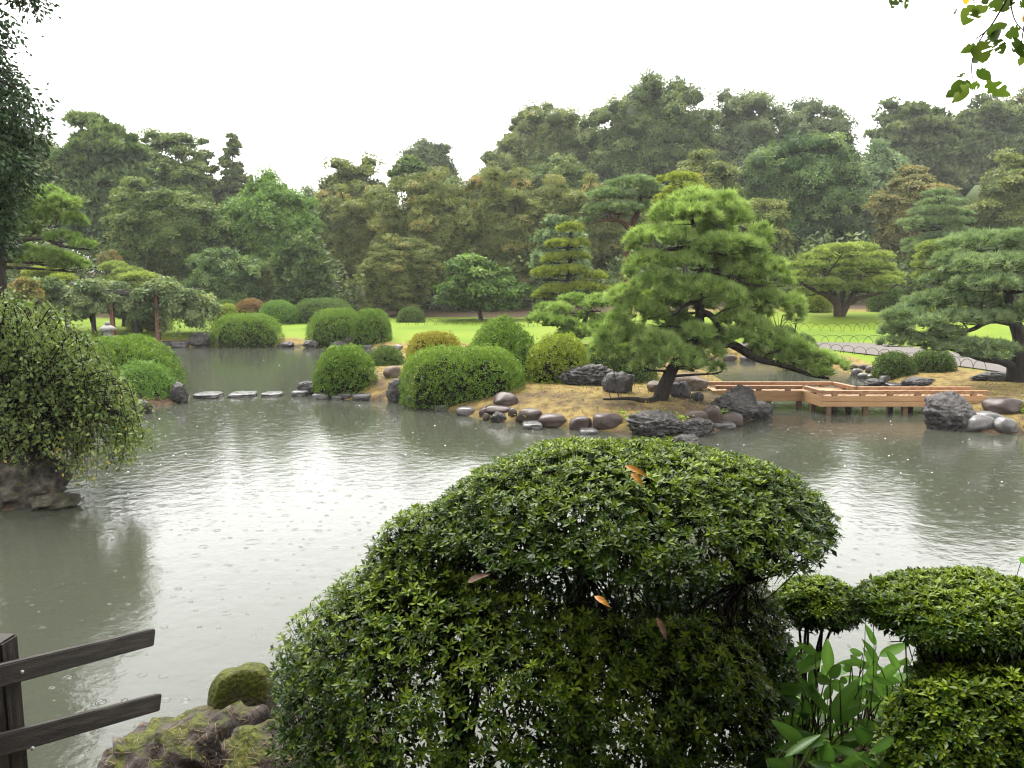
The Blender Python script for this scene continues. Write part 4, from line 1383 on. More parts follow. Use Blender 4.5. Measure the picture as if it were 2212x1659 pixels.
def rockshape(seed, kind, sub=4):
    U, F = ico(sub)
    rng = np.random.default_rng(seed)
    o = rng.uniform(0, 50, 3)
    nz = lambda s: vn(U * s + o)
    if kind in ('river', 'pale'):
        p = rng.uniform(2.2, 3.3)
        r = 1 / (np.abs(U) ** p).sum(1) ** (1 / p)
        V = U * (r * (1 + .20 * nz(1.1) + .05 * nz(2.6)))[:, None]
        for k in range(3):
            n = nrm(rng.normal(size=3))
            s = V @ n - rng.uniform(.72, .95)
            V = V - np.outer(np.maximum(s, 0) * .75, n)
        tl = rng.normal(0, .12)
        V[:, 2] += tl * V[:, 0]
    elif kind == 'flat':
        p = 5
        r = 1 / (np.abs(U) ** p).sum(1) ** (1 / p)
        V = U * (r * (1 + .16 * nz(1.6) + .05 * nz(5)))[:, None]
        V[:, 2] = np.clip(V[:, 2], -1, .8 + .12 * nz(3))
    else:
        V = U * (1 + .22 * nz(1.2))[:, None]
        for k in range(9):
            n = nrm(rng.normal(size=3) * np.array([1, 1, .8]))
            dd = rng.uniform(.62, .9)
            s = V @ n - dd
            V = V - np.outer(np.maximum(s, 0) * .88, n)
        am = {'dark': 1.0, 'grey': .85, 'tan': .4, 'crag': .62}[kind]
        lay = U * np.array([2.2, 2.2, 5.5]) @ np.array([[1, 0, .35], [0, 1, .2], [-.3, -.2, 1]])
        rg = np.abs(vn(lay + o)) ** .8
        rg2 = np.abs(vn(U * 6.5 + o)) ** .8
        V = V * (1 + am * (.30 * (rg - .25) + .17 * (rg2 - .25) + .10 * nz(9) + .06 * nz(18)))[:, None]
    V = V / np.abs(V).max(0)
    return V, F


def rock(label, x0, x1, y0, y1, kind, name=None, d=None, dr=.8, sub=4, seed=0, sink=.3, mat=None, group=None, cat=None):
    b = hit((x0 + x1) / 2, y1)
    d0 = b[1] if d is None else d
    rx = (x1 - x0) / 2 * d0 / FPX
    ry = rx * dr
    d1 = d0 + ry * .55 if d is None else d
    zt = at(x0, y0, d1)[2]
    zb = at(x0, y1, d0)[2]
    h = max(zt - zb, .04)
    V, F = rockshape(seed, kind, sub)
    zlow = zb - h * sink
    hz = (zt - zlow) / 2
    c = np.array([at((x0 + x1) / 2, y1, d1)[0], d1, (zt + zlow) / 2])
    W_ = V * np.array([rx * d1 / d0, ry, hz]) + c
    og = np.array([c[0], c[1], zlow])
    nm = name or {'river': 'boulder', 'pale': 'boulder', 'flat': 'flat_stone'}.get(kind, 'rock')
    o = MB().add(W_, F).build(nm, mat or MROCK[kind], smooth=True, origin=og)
    return tag(o, label, cat or ('stone' if kind in ('flat', 'river', 'pale') else 'rock'), group)


G1, G2, G3, G4, G5 = ('boulders along the island shore', 'stepping stones across the pond', 'stones along the right bank', 'stones at the far shore', 'rocks on the island')
RK = [
    # island front shore, left to right
    ('brown rounded boulder lying alone on the slope above the shore row', 1063, 1120, 847, 876, 'river', G1),
    ('low pale stone awash left of the island boulder row', 985, 1028, 878, 897, 'pale', G1),
    ('smallest flat stone awash by the end of the long hedge', 938, 971, 872, 886, 'flat', G1),
    ('small dark stone at the left end of the boulder row', 1034, 1058, 880, 898, 'river', G1),
    ('flat brown stone behind the dark wet boulder in the row', 1045, 1107, 875, 891, 'river', G1),
    ('dark wet split boulder low in the left of the row', 1055, 1096, 887, 911, 'dark', G1),
    ('small stone wedged left of the wet split boulder', 1042, 1060, 892, 906, 'river', G1),
    ('long brown boulder third from the big round one', 1112, 1173, 881, 909, 'river', G1),
    ('small grey stone behind the long brown boulder', 1097, 1118, 881, 899, 'river', G1),
    ('dark-faced boulder with a glossy top in the middle of the row', 1160, 1227, 893, 922, 'river', G1),
    ('squat plum-brown boulder left of the largest one', 1228, 1278, 898, 926, 'river', G1),
    ('largest plum-brown boulder at the right of the island row', 1278, 1345, 891, 923, 'river', G1),
    ('thin flat slab awash below the middle of the row', 1126, 1174, 911, 927, 'flat', G1),
    ('thin flat slab awash below the largest boulder', 1250, 1292, 926, 937, 'flat', G1),
    # round the foot of the pine
    ('mossy dark rock mass at the foot of the bent pine', 1345, 1490, 884, 940, 'dark', G5),
    ('low lumpy rock right of the mossy mass at the shore', 1455, 1548, 899, 943, 'dark', G5),
    ('small dark rock standing in the water before the island', 1450, 1522, 935, 964, 'dark', G5),
    ('low smooth grey boulder left of the upright one', 1480, 1531, 888, 911, 'river', G5),
    ('upright smooth grey boulder in the cluster by the bridge', 1518, 1558, 876, 914, 'river', G5),
    ('smooth boulder on top of the cluster by the bridge', 1542, 1594, 869, 895, 'river', G5),
    ('smooth dark boulder at the waterline of the cluster', 1556, 1606, 891, 919, 'river', G5),
    ('pale flat stone in the water below the cluster', 1535, 1586, 910, 925, 'flat', G5),
    ('big black craggy rock before the left end of the bridge', 1520, 1640, 846, 900, 'dark', G5),
    ('craggy grey rock hump leaning against the bridge', 1552, 1648, 829, 892, 'dark', G5),
    ('low tail of craggy rock running into the water by the bridge', 1594, 1672, 866, 906, 'dark', G5),
    ('broad tan boulder behind the pine trunk', 1440, 1534, 806, 844, 'tan', G5),
    ('square tan stone left of the pine trunk', 1392, 1440, 820, 846, 'tan', G5),
    ('dark stone right behind the pine trunk', 1445, 1494, 822, 858, 'grey', G5),
    ('small black stone between the trunk and the bridge', 1491, 1522, 845, 866, 'dark', G5),
    ('craggy grey rock standing on the slope left of the pine', 1297, 1378, 799, 848, 'grey', G5),
    ('low black rock wall in the shade behind the craggy rock', 1200, 1338, 785, 832, 'dark', G5),
    ('black pitted rock at the left end of the long hedge', 833, 884, 813, 868, 'dark', G5),
    ('small wet stone at the foot of the black pitted rock', 868, 900, 856, 874, 'river', G5),
    ('brown rock between the two shrubs at the island tip', 828, 868, 790, 816, 'tan', G5),
    ('dark rock at the waterline left of the island tip shrub', 640, 690, 822, 852, 'dark', G5),
    # stepping stones
    ('wide flat stepping stone nearest the left bank', 420, 480, 848, 860, 'flat', G2),
    ('second stepping stone from the left bank', 496, 552, 847, 858, 'flat', G2),
    ('third stepping stone, low with a notched edge', 566, 612, 847, 856, 'flat', G2),
    ('fourth stepping stone, tilted, nearest the island', 630, 668, 842, 856, 'flat', G2),
    ('first low slab at the island tip, right of the tilted stone', 676, 714, 848, 862, 'flat', G2),
    ('tiny low slab awash at the island tip', 716, 742, 853, 863, 'flat', G2),
    ('low slab behind the tiny one at the island tip', 730, 763, 848, 858, 'flat', G2),
    ('rightmost low slab by the straw slope of the island', 762, 804, 848, 862, 'flat', G2),
    # right bank
    ('large craggy layered rock hiding the right end of the bridge', 1986, 2118, 844, 929, 'grey', G3),
    ('wide dark hollow-topped boulder at the right edge', 2122, 2212, 858, 893, 'river', G3),
    ('flat pale stone between the wide boulder and the wavy one', 2095, 2165, 888, 908, 'pale', G3),
    ('wavy pale boulder at the waterline of the right bank', 2072, 2146, 895, 928, 'pale', G3),
    ('smooth pale boulder at the waterline nearest the right edge', 2146, 2198, 901, 934, 'pale', G3),
    ('smooth grey stone at the left of the far right-bank row', 1838, 1864, 796, 812, 'pale', G3),
    ('second smooth stone in the far right-bank row', 1851, 1880, 805, 818, 'pale', G3),
    ('third smooth stone in the far right-bank row', 1872, 1896, 808, 820, 'pale', G3),
    ('fourth smooth stone in the far right-bank row', 1899, 1924, 810, 823, 'pale', G3),
    ('upper brown stone behind the far right-bank row', 1832, 1856, 786, 797, 'river', G3),
    ('upper brown stone second from left behind the row', 1854, 1878, 786, 798, 'river', G3),
    ('upper stone next to the dark low shrub', 1868, 1892, 791, 805, 'river', G3),
    ('dark craggy rock behind the bridge right of the smooth row', 1858, 1912, 815, 836, 'dark', G3),
    ('long craggy grey rock behind the bridge below the dark shrubs', 1942, 2034, 813, 836, 'grey', G3),
    ('low pale slab just behind the bridge rail', 1908, 1956, 826, 836, 'flat', G3),
    ('weathered dark rock under the right pine', 2095, 2190, 802, 824, 'dark', G3),
    ('brown stone at the far end of the channel behind the pine', 1562, 1594, 765, 780, 'river', G4),
    ('grey slab at the far end of the channel behind the pine', 1598, 1632, 768, 782, 'flat', G4),
    # far shore
    ('dark lumpy rock left of the flat-topped shrub at the far shore', 408, 472, 716, 748, 'dark', G4),
    ('flat kerb stone at the far shore right of the pergola post', 370, 412, 735, 748, 'flat', G4),
    ('flat kerb stone at the far shore just beside the pergola post', 322, 368, 736, 749, 'flat', G4),
    ('small dark rock right of the flat-topped shrub', 600, 640, 737, 750, 'dark', G4),
    ('dark rock at the left foot of the paired mounds', 652, 690, 734, 752, 'dark', G4),
    ('grey rock in the middle under the paired mounds', 712, 752, 735, 752, 'grey', G4),
    ('dark rock in the notch between the paired mounds', 744, 768, 724, 748, 'dark', G4),
    ('small stone on the straw shore right of the paired mounds', 786, 806, 744, 753, 'flat', G4),
    ('pale stone on the far shore left of the golden shrub', 838, 872, 744, 757, 'pale', G4),
    ('small round stone on the far shore grass', 820, 836, 744, 752, 'river', G4),
    # left bank
    ('dark rock at the tip of the left bank by the stepping stones', 366, 412, 824, 870, 'dark', G4),
    ('grey stone at the waterline under the lime shrub', 278, 330, 862, 894, 'grey', G4),
]
for i, (lab, a, b, c, e, k, g) in enumerate(RK):
    big = (b - a) > 45
    sb = (5 if k in ('dark', 'grey') and b - a > 85 else 4) if big else (4 if k in ('dark', 'grey') else 3)
    rock(lab, a, b, c, e, k, seed=700 + i, sub=sb, dr=.75 if k != 'flat' else 1.1, sink=.35 if k != 'flat' else .5, group=g)

# layered rock carrying the weeping bush
R_LAYER = mossrock('rock_layered', [(.022, .020, .016), (.085, .075, .058), (.20, .175, .135)], [(.03, .042, .01), (.06, .075, .018), (.10, .11, .03)], 1.95)
rock('big layered brown rock standing in the water at the left edge', -110, 165, 962, 1112, 'grey', d=11.6, dr=.9, sub=5, seed=790, mat=R_LAYER, sink=.3)
rock('low dark rock shelf at the foot of the layered rock', 60, 178, 1062, 1100, 'dark', sub=4, seed=791, mat=R_LAYER)

# mossy rocks on the near bank
MOSSY = mossrock('rock_mossy', [(.022, .017, .014), (.075, .060, .050), (.18, .15, .128)], [(.035, .045, .006), (.09, .10, .011), (.16, .16, .018)], 1.83)
MOSSY2 = mossrock('rock_mossier', [(.022, .017, .014), (.075, .060, .050), (.18, .15, .128)], [(.035, .045, .006), (.09, .10, .011), (.16, .16, .018)], 1.15)


def near_rock(label, x0, x1, y0, y1, d, mat, seed, dr=.8, kind='crag'):
    rx = (x1 - x0) / 2 * d / FPX
    zt, zb = at(0, y0, d)[2], at(0, y1, d)[2]
    V, F = rockshape(seed, kind, 5)
    c = np.array([at((x0 + x1) / 2, y1, d)[0], d, (zt + zb) / 2])
    o = MB().add(V * np.array([rx, rx * dr, (zt - zb) / 2]) + c, F).build('mossy_rock', mat, smooth=True, origin=(c[0], c[1], zb))
    tag(o, label, 'rock', 'mossy rocks on the near bank')


near_rock('big mossy rock strewn with needles below the wooden fence', 215, 640, 1492, 1900, 3.9, MOSSY, 801)
near_rock('small knob of rock capped with thick moss left of the azalea', 452, 610, 1437, 1640, 4.15, MOSSY2, 802, kind='river')
near_rock('low broken rock at the water edge under the fence rails', 190, 420, 1610, 1900, 4.2, MOSSY, 803)
near_rock('flat earthy rock between the mossy rock and the azalea', 480, 900, 1535, 1900, 3.6, MOSSY, 804)

# ================================================================== ZIGZAG BRIDGE
def bridge():
    wood = noisemat('new_wood', [(.42, .225, .10), (.53, .30, .14), (.62, .38, .19)], 3, .55, .15, 40, .35, (1, 9, 9), .004)
    wood2 = noisemat('weathered_wood', [(.13, .055, .024), (.38, .195, .09), (.54, .30, .15)], 4, .5, .15, 40, .35, (2, 5, 5), .004)
    postm = noisemat('post_wood', [(.07, .04, .022), (.16, .09, .05), (.25, .15, .085)], 5, .5, .2, 30, .35, (3, 3, 1), .004)
    ZT, ZC, ZD, ZM, ZB = .565, .475, .435, .31, .19
    af0, af1 = wl(1546, 833, ZT), wl(1735, 833, ZT)
    ar0, ar1 = wl(1549, 824, ZT), wl(1802, 824, ZT)
    bf0, bf1 = wl(1775, 844, ZT), wl(2136, 844, ZT)
    br0, br1 = wl(1852, 834.6, ZT), wl(2088, 834.6, ZT)
    br1[0] = bf1[0]
    front = [af0, af1, bf0, bf1]
    rear = [ar0, ar1, br0, br1]
    front[0][0] = rear[0][0] = af0[0]
    c = (af0 + br1) / 2
    c[2] = 0
    t = thing('zigzag_bridge', 'new pale wooden zigzag footbridge with low kerb rails over the channel', 'bridge', c)

    def beam(nm, a, b, z0, z1, th, mat, off=0, bev=.006, ext=0.0):
        a, b = np.array(a[:2]), np.array(b[:2])
        u = (b - a) / np.linalg.norm(b - a)
        n_ = np.array([-u[1], u[0]])
        L_ = np.linalg.norm(b - a) + ext
        m_ = (a + b) / 2 + n_ * off
        R = np.array([[u[0], n_[0], 0], [u[1], n_[1], 0], [0, 0, 1]])
        return bevel_box(nm, mat, (m_[0], m_[1], (z0 + z1) / 2), (L_, th, z1 - z0), t, bev, R)
    for k in range(3):
        a, b = front[k], front[k + 1]
        beam('kerb_rail', a, b, ZC, ZT, .10, wood2, .05 + .002 * k, ext=-.008)
        beam('upper_side_board', a, b, ZM + .003, ZD, .045, wood, .0215 + .002 * k, .003, -.008)
        beam('lower_side_board', a, b, ZB, ZM - .003, .045, wood, .0215 + .002 * k, .003, -.008)
        a, b = rear[k], rear[k + 1]
        beam('kerb_rail', a, b, ZC, ZT, .10, wood2, -.05 - .002 * k, ext=-.008)
        beam('upper_side_board', a, b, ZM + .003, ZD, .045, wood, -.0215 - .002 * k, .003, -.008)
        beam('lower_side_board', a, b, ZB, ZM - .003, .045, wood, -.0215 - .002 * k, .003, -.008)
    # end boards
    for a, b in ((front[0], rear[0]), (front[3], rear[3])):
        beam('end_board', a, b, ZB, ZD, .045, wood, .03, .003, -.1)
    # spacer blocks under the rails
    for line, sg in ((front, 1), (rear, -1)):
        for k in range(3):
            a, b = np.array(line[k][:2]), np.array(line[k + 1][:2])
            L_ = np.linalg.norm(b - a)
            m = max(1, int(L_ / .62))
            u = (b - a) / L_
            n_ = np.array([-u[1], u[0]])
            for j in range(m):
                p = a + u * L_ * (j + .5) / m + n_ * .05 * sg
                R = np.array([[u[0], n_[0], 0], [u[1], n_[1], 0], [0, 0, 1]])
                bevel_box('rail_block', wood2, (p[0], p[1], (ZD + ZC) / 2), (.12, .085, ZC - ZD), t, .003, R)
    # deck planks, laid across from the front side to the rear side
    F_, B_ = [np.array(p[:2]) for p in front], [np.array(p[:2]) for p in rear]
    for k in range(3):
        wv = .5 * (np.linalg.norm(F_[k + 1] - F_[k]) + np.linalg.norm(B_[k + 1] - B_[k]))
        m = max(2, int(wv / .118))
        for j in range(m):
            q = []
            for s in ((j + .04) / m, (j + .96) / m):
                f = F_[k] + (F_[k + 1] - F_[k]) * s
                r = B_[k] + (B_[k + 1] - B_[k]) * s
                v = (r - f) / np.linalg.norm(r - f)
                q += [f + v * .05, r - v * .05]
            V = [[*q[0], 0], [*q[2], 0], [*q[3], 0], [*q[1], 0]]
            V = np.array(V)
            zt = ZD - .004 + .003 * ((j * 7) % 3)
            W_ = np.vstack([V + [0, 0, zt - .035], V + [0, 0, zt]])
            F = np.array([[0, 3, 2, 1], [4, 5, 6, 7], [0, 1, 5, 4], [1, 2, 6, 5], [2, 3, 7, 6], [3, 0, 4, 7]])
            MB().add(W_, F).build('deck_plank', wood, t)
    # posts standing in the water
    zx5 = lambda x: 1472.4 + x * .3343
    for x, line in ((947, front), (1187, front), (1440, front), (1600, front), (757, None), (847, None), (985, rear), (1078, rear), (1345, rear), (1475, rear), (560, None)):
        if line is front:
            y = front[2][1] + .09
        elif line is rear:
            y = rear[2][1] - .12
        else:
            y = front[0][1] + .09 if x != 847 else front[0][1] - .35
        X = at(zx5(x), 880, y)[0]
        bevel_box('post', postm, (X, y, -.2), (.115, .115, .84), t, .006)


bridge()

# ================================================================== HOOP FENCES
def hoops(label, pts, n, wd, hgt, seed):
    rng = np.random.default_rng(seed)
    P = spline([hit(*p) for p in pts], n)
    t = thing('hoop_fence', label, 'fence', P[0], 'low hoop fences along the lawn')
    metal = noisemat('hoop_metal', [(.03, .035, .025), (.05, .055, .042), (.08, .08, .065)], 8, .6, .1, 30, .05)
    for k in range(n - 1):
        a, b = P[k], P[k + 1]
        u = nrm(b - a)
        c = (a + b) / 2
        th = np.linspace(0, math.pi, 11)
        zc = terr(c[0], c[1])
        q = c[None] + u[None] * (np.cos(th) * wd / 2 * rng.uniform(.95, 1.05))[:, None]
        q[:, 2] = zc - .03 + np.sin(th) ** .8 * hgt * rng.uniform(.92, 1.05)
        MB().add(*tube(q, .0085, 5)).build('hoop', metal, t, smooth=True)


hoops('low metal hoop fence along the far lawn under the cherry trees', [(640, 697), (760, 699), (900, 702), (1050, 704), (1200, 706)], 30, .95, .40, 1)
hoops('low hoop fence across the lawn below the umbrella pine', [(1690, 712), (1800, 716), (1900, 712), (2000, 706)], 15, .85, .38, 2)
hoops('low hoop fence on the upper side of the gravel path', [(1690, 741), (1790, 741), (1890, 743), (1990, 755), (2110, 773)], 14, .85, .36, 3)
hoops('low hoop fence on the lower side of the gravel path', [(1770, 758), (1850, 766), (1940, 777), (2040, 789), (2130, 802)], 14, .55, .34, 4)

# ================================================================== PERGOLA, WISTERIA, LANTERN
def pergola():
    red = noisemat('rust_post', [(.11, .035, .022), (.19, .065, .04), (.25, .10, .065)], 6, .55, .3, 30, .35, (3, 3, 1))
    dk = noisemat('dark_post', [(.025, .02, .016), (.05, .04, .032), (.08, .065, .05)], 6, .7, .4, 30)
    b = wl(343, 748)
    t = thing('pergola', 'wooden wisteria pergola with rust-red posts at the far water edge', 'pergola', (b[0], b[1], 0))
    top = 2.35
    for px, d, m in ((343, b[1], red), (246, b[1], red), (150, b[1], dk), (352, b[1] + 3, dk), (296, b[1] + 2.2, dk), (205, b[1] + 2.6, dk), (120, b[1] + 3, dk)):
        X = at(px, 740, d)[0]
        g = min(terr(X, d), .2) - .3
        bevel_box('post', m, (X, d, (g + top) / 2), (.17, .17, top - g), t, .01)
    xa, xb = at(70, 650, b[1])[0], at(385, 650, b[1])[0]
    for y in (b[1], b[1] + 1.5, b[1] + 3):
        bevel_box('beam', dk, ((xa + xb) / 2, y, top + .07), (xb - xa, .12, .13), t, .008)
    for k in range(12):
        X = xa + (xb - xa) * (k + .5) / 12
        bevel_box('cross_rafter', dk, (X, b[1] + 1.5, top + .18), (.07, 4.2, .08), t, .006)
    # wisteria grown over it
    rng = np.random.default_rng(60)
    v = thing('wisteria_vine', 'pale green wisteria foliage covering the pergola and trailing off its right end', 'vine', (b[0] - 2, b[1] + .5, 0))
    C, rad = [], []
    for k in range(150):
        px = rng.uniform(60, 455)
        u = (px - 60) / 395
        ytop = 612 + 10 * math.sin(px * .05) + 26 * max(0, (u - .75) / .25) ** 2
        py = ytop + rng.uniform(0, 1) ** 1.3 * (58 if px < 430 else 30) + 8
        if 250 < px < 330 and py > 680:
            py -= 20
        C.append(at(px, py, b[1] + rng.uniform(-.6, 3.2)))
        rad.append(rng.uniform(.22, .5))
    mb = MB()
    crown_leaves(mb, rng, np.array(C), np.array(rad), .55, 22000, .19, [SPRIG, SPRIG5], .4, low=-.6)
    # hanging tendrils at the right
    P, D = [], []
    for k in range(70):
        s = at(rng.uniform(330, 460), rng.uniform(650, 690), b[1] + rng.uniform(-.4, 1))
        L_ = rng.uniform(.3, .9)
        m = int(L_ * 22)
        q = s + np.stack([rng.normal(0, .05, m).cumsum() * .3, rng.normal(0, .05, m).cumsum() * .3, -np.linspace(0, L_, m)], 1)
        P.append(q)
    P = np.concatenate(P)
    n = len(P)
    y = nrm(rng.normal(size=(n, 3)) + np.array([0, 0, -.8]))
    scatter(mb, LEAF, P, frames(y, rdir(rng, n)), .15 * rng.uniform(.6, 1.2, n), .5 + rng.normal(0, .2, n))
    mb.build('foliage', LM('wisteria'), v, tint=True)
    st = MB()
    for px in (352, 296, 205):
        d = b[1] + 2.6
        X = at(px, 740, d)[0]
        th = np.linspace(0, 9, 30)
        q = np.stack([X + .12 * np.cos(th), d + .12 * np.sin(th), np.linspace(.2, top + .2, 30)], 1)
        st.add(*tube(q, np.linspace(.06, .035, 30), 6))
    st.build('stems', BARKB, v, smooth=True)


pergola()


def lantern():
    d = 33.0
    p = at(232, 700, d)
    g = terr(p[0], d)
    t = thing('stone_lantern', 'grey stone lantern cap half hidden by leaves near the pergola', 'lantern', (p[0], d, g))
    stone = noisemat('lantern_stone', [(.13, .12, .11), (.24, .225, .21), (.34, .32, .30)], 6, .7, .6, 25)

    def lathe(nm, prof, seg=12):
        V, F = [], []
        for r, z in prof:
            for k in range(seg):
                a = 2 * math.pi * k / seg
                V.append([p[0] + r * math.cos(a), d + r * math.sin(a), z])
        for i in range(len(prof) - 1):
            for k in range(seg):
                F.append([i * seg + k, i * seg + (k + 1) % seg, (i + 1) * seg + (k + 1) % seg, (i + 1) * seg + k])
        MB().add(V, F).build(nm, stone, t, smooth=True)
    z = at(232, 710, d)[2]
    lathe('base', [(.4, g - .1), (.4, g + .12), (.25, g + .2), (.01, g + .22)])
    lathe('shaft', [(.15, g + .2), (.13, z - .5), (.3, z - .45), (.3, z - .38), (.01, z - .37)])
    lathe('light_box', [(.16, z - .38), (.16, z - .05), (.01, z - .04)])
    lathe('cap', [(.31, z - .06), (.33, z), (.24, z + .07), (.12, z + .14), (.01, z + .15)])
    lathe('finial', [(.05, z + .13), (.11, z + .18), (.10, z + .25), (.03, z + .29), (.01, z + .3)])


lantern()
# ================================================================== WEEPING BUSH ON THE LEFT ROCK
def weeping_bush():
    rng = np.random.default_rng(61)
    d = 11.9
    root = at(40, 965, d)
    t = thing('weeping_bush', 'weeping bush with small leaves yellowing at the tips over the left rock', 'bush', root)
    mb, br = MB(), MB()
    top = [(-60, 640), (0, 655), (60, 672), (120, 690), (180, 730), (240, 800), (290, 880), (300, 960)]
    for k in range(560):
        s = root + rng.normal(0, .25, 3) * np.array([1.6, 1, .2])
        u = rng.uniform(0, 1)
        ax = rng.uniform(-75, 274)
        ya = np.interp(ax, [p[0] for p in top], [p[1] for p in top])
        depth = rng.uniform(0, 1) ** 1.4
        ay = ya + depth * (920 - ya) * .8 + rng.normal(0, 15)
        if k >= 430:                                # low sprays hiding the foot of the bush
            ax, ay = rng.uniform(-70, 170), rng.uniform(840, 950)
        dd = d + rng.uniform(-1.1, 1.0) * (1 - .3 * depth)
        apex = at(ax, ay, dd)
        ex = ax + rng.uniform(-20, 60)
        drop = rng.uniform(25, 120) if ax < 150 else rng.uniform(40, 170)
        ey = min(ay + drop, np.interp(ex, [-80, 100, 200, 260, 310], [985, 1005, 1045, 1010, 960]) + rng.normal(0, 12))
        end = at(ex, max(ey, ay + 8), dd - rng.uniform(0, .3))
        A = bez(s, (s + apex) / 2 + np.array([0, 0, .5]), apex, 7)
        B = bez(apex, apex + (apex - A[-2]) * .6, end, 8)
        path_ = np.vstack([A, B[1:]])
        br.add(*tube(path_, np.linspace(.013, .0025, len(path_)), 4))
        m = int(rng.integers(26, 52))
        q = spline(path_, 40)
        ii = (12 + 28 * rng.uniform(0, 1, m) ** .8).astype(int).clip(0, 39)
        P = q[ii] + rng.normal(0, .055, (m, 3))
        y = nrm(rng.normal(size=(m, 3)) * .8 + np.array([0, 0, -.45]))
        nn = nrm(rng.normal(size=(m, 3)) * .7 + np.array([0, -.2, .8]))
        tint = .40 + rng.normal(0, .1) + rng.normal(0, .14, m) + .42 * sstep(930, 1040, ey) * (ii / 39.0) * (rng.uniform(0, 1, m) < .7)
        scatter(mb, LEAF, P, frames(y, nn), .072 * rng.uniform(.6, 1.3, m), tint)
    mb.build('foliage', LM('weep'), t, tint=True)
    tag(br.build('branches', TWIG, t, smooth=True), kind='stuff')


weeping_bush()

# ================================================================== FOREGROUND AZALEAS
def whorl_template(seed, k=7):
    r = np.random.default_rng(seed)
    V, F, Tn = [], [], []
    for i in range(k):
        a = i * 2.4 + r.uniform(-.25, .25)
        el = math.radians(r.uniform(8, 42) if i < 5 else r.uniform(40, 72))
        L_ = r.uniform(.85, 1.1) if i < 5 else r.uniform(.55, .8)
        dr_ = np.array([math.cos(a) * math.cos(el), math.sin(el), math.sin(a) * math.cos(el)])
        s = nrm(np.cross(dr_, [0, 1, 0]))
        nn = np.cross(s, dr_)
        w_ = .205 * L_
        n0 = len(V)
        b = dr_ * .06
        V += [b, b + dr_ * L_ * .55 + s * w_ * .95 + nn * .05, b + dr_ * L_ * .55 - s * w_ * .95 + nn * .05, b + dr_ * L_ * .5 - nn * .02, b + dr_ * L_ - nn * .06]
        F += [[n0, n0 + 1, n0 + 3], [n0, n0 + 3, n0 + 2], [n0 + 1, n0 + 4, n0 + 3], [n0 + 3, n0 + 4, n0 + 2]]
        lt = r.normal(0, .12) + (.2 if i >= 5 else 0)
        Tn += [lt] * 5
    n0 = len(V)
    for y, rr in ((.05, .035), (-1.9, .045)):
        for q in range(3):
            V.append([rr * math.cos(q * 2.09), y, rr * math.sin(q * 2.09)])
            Tn.append(-.55)
    for q in range(3):
        q2 = (q + 1) % 3
        F += [[n0 + q, n0 + q2, n0 + 3 + q2], [n0 + q, n0 + 3 + q2, n0 + 3 + q]]
    return np.array(V), np.array(F), np.array(Tn)


WH = [whorl_template(900 + i) for i in range(5)]


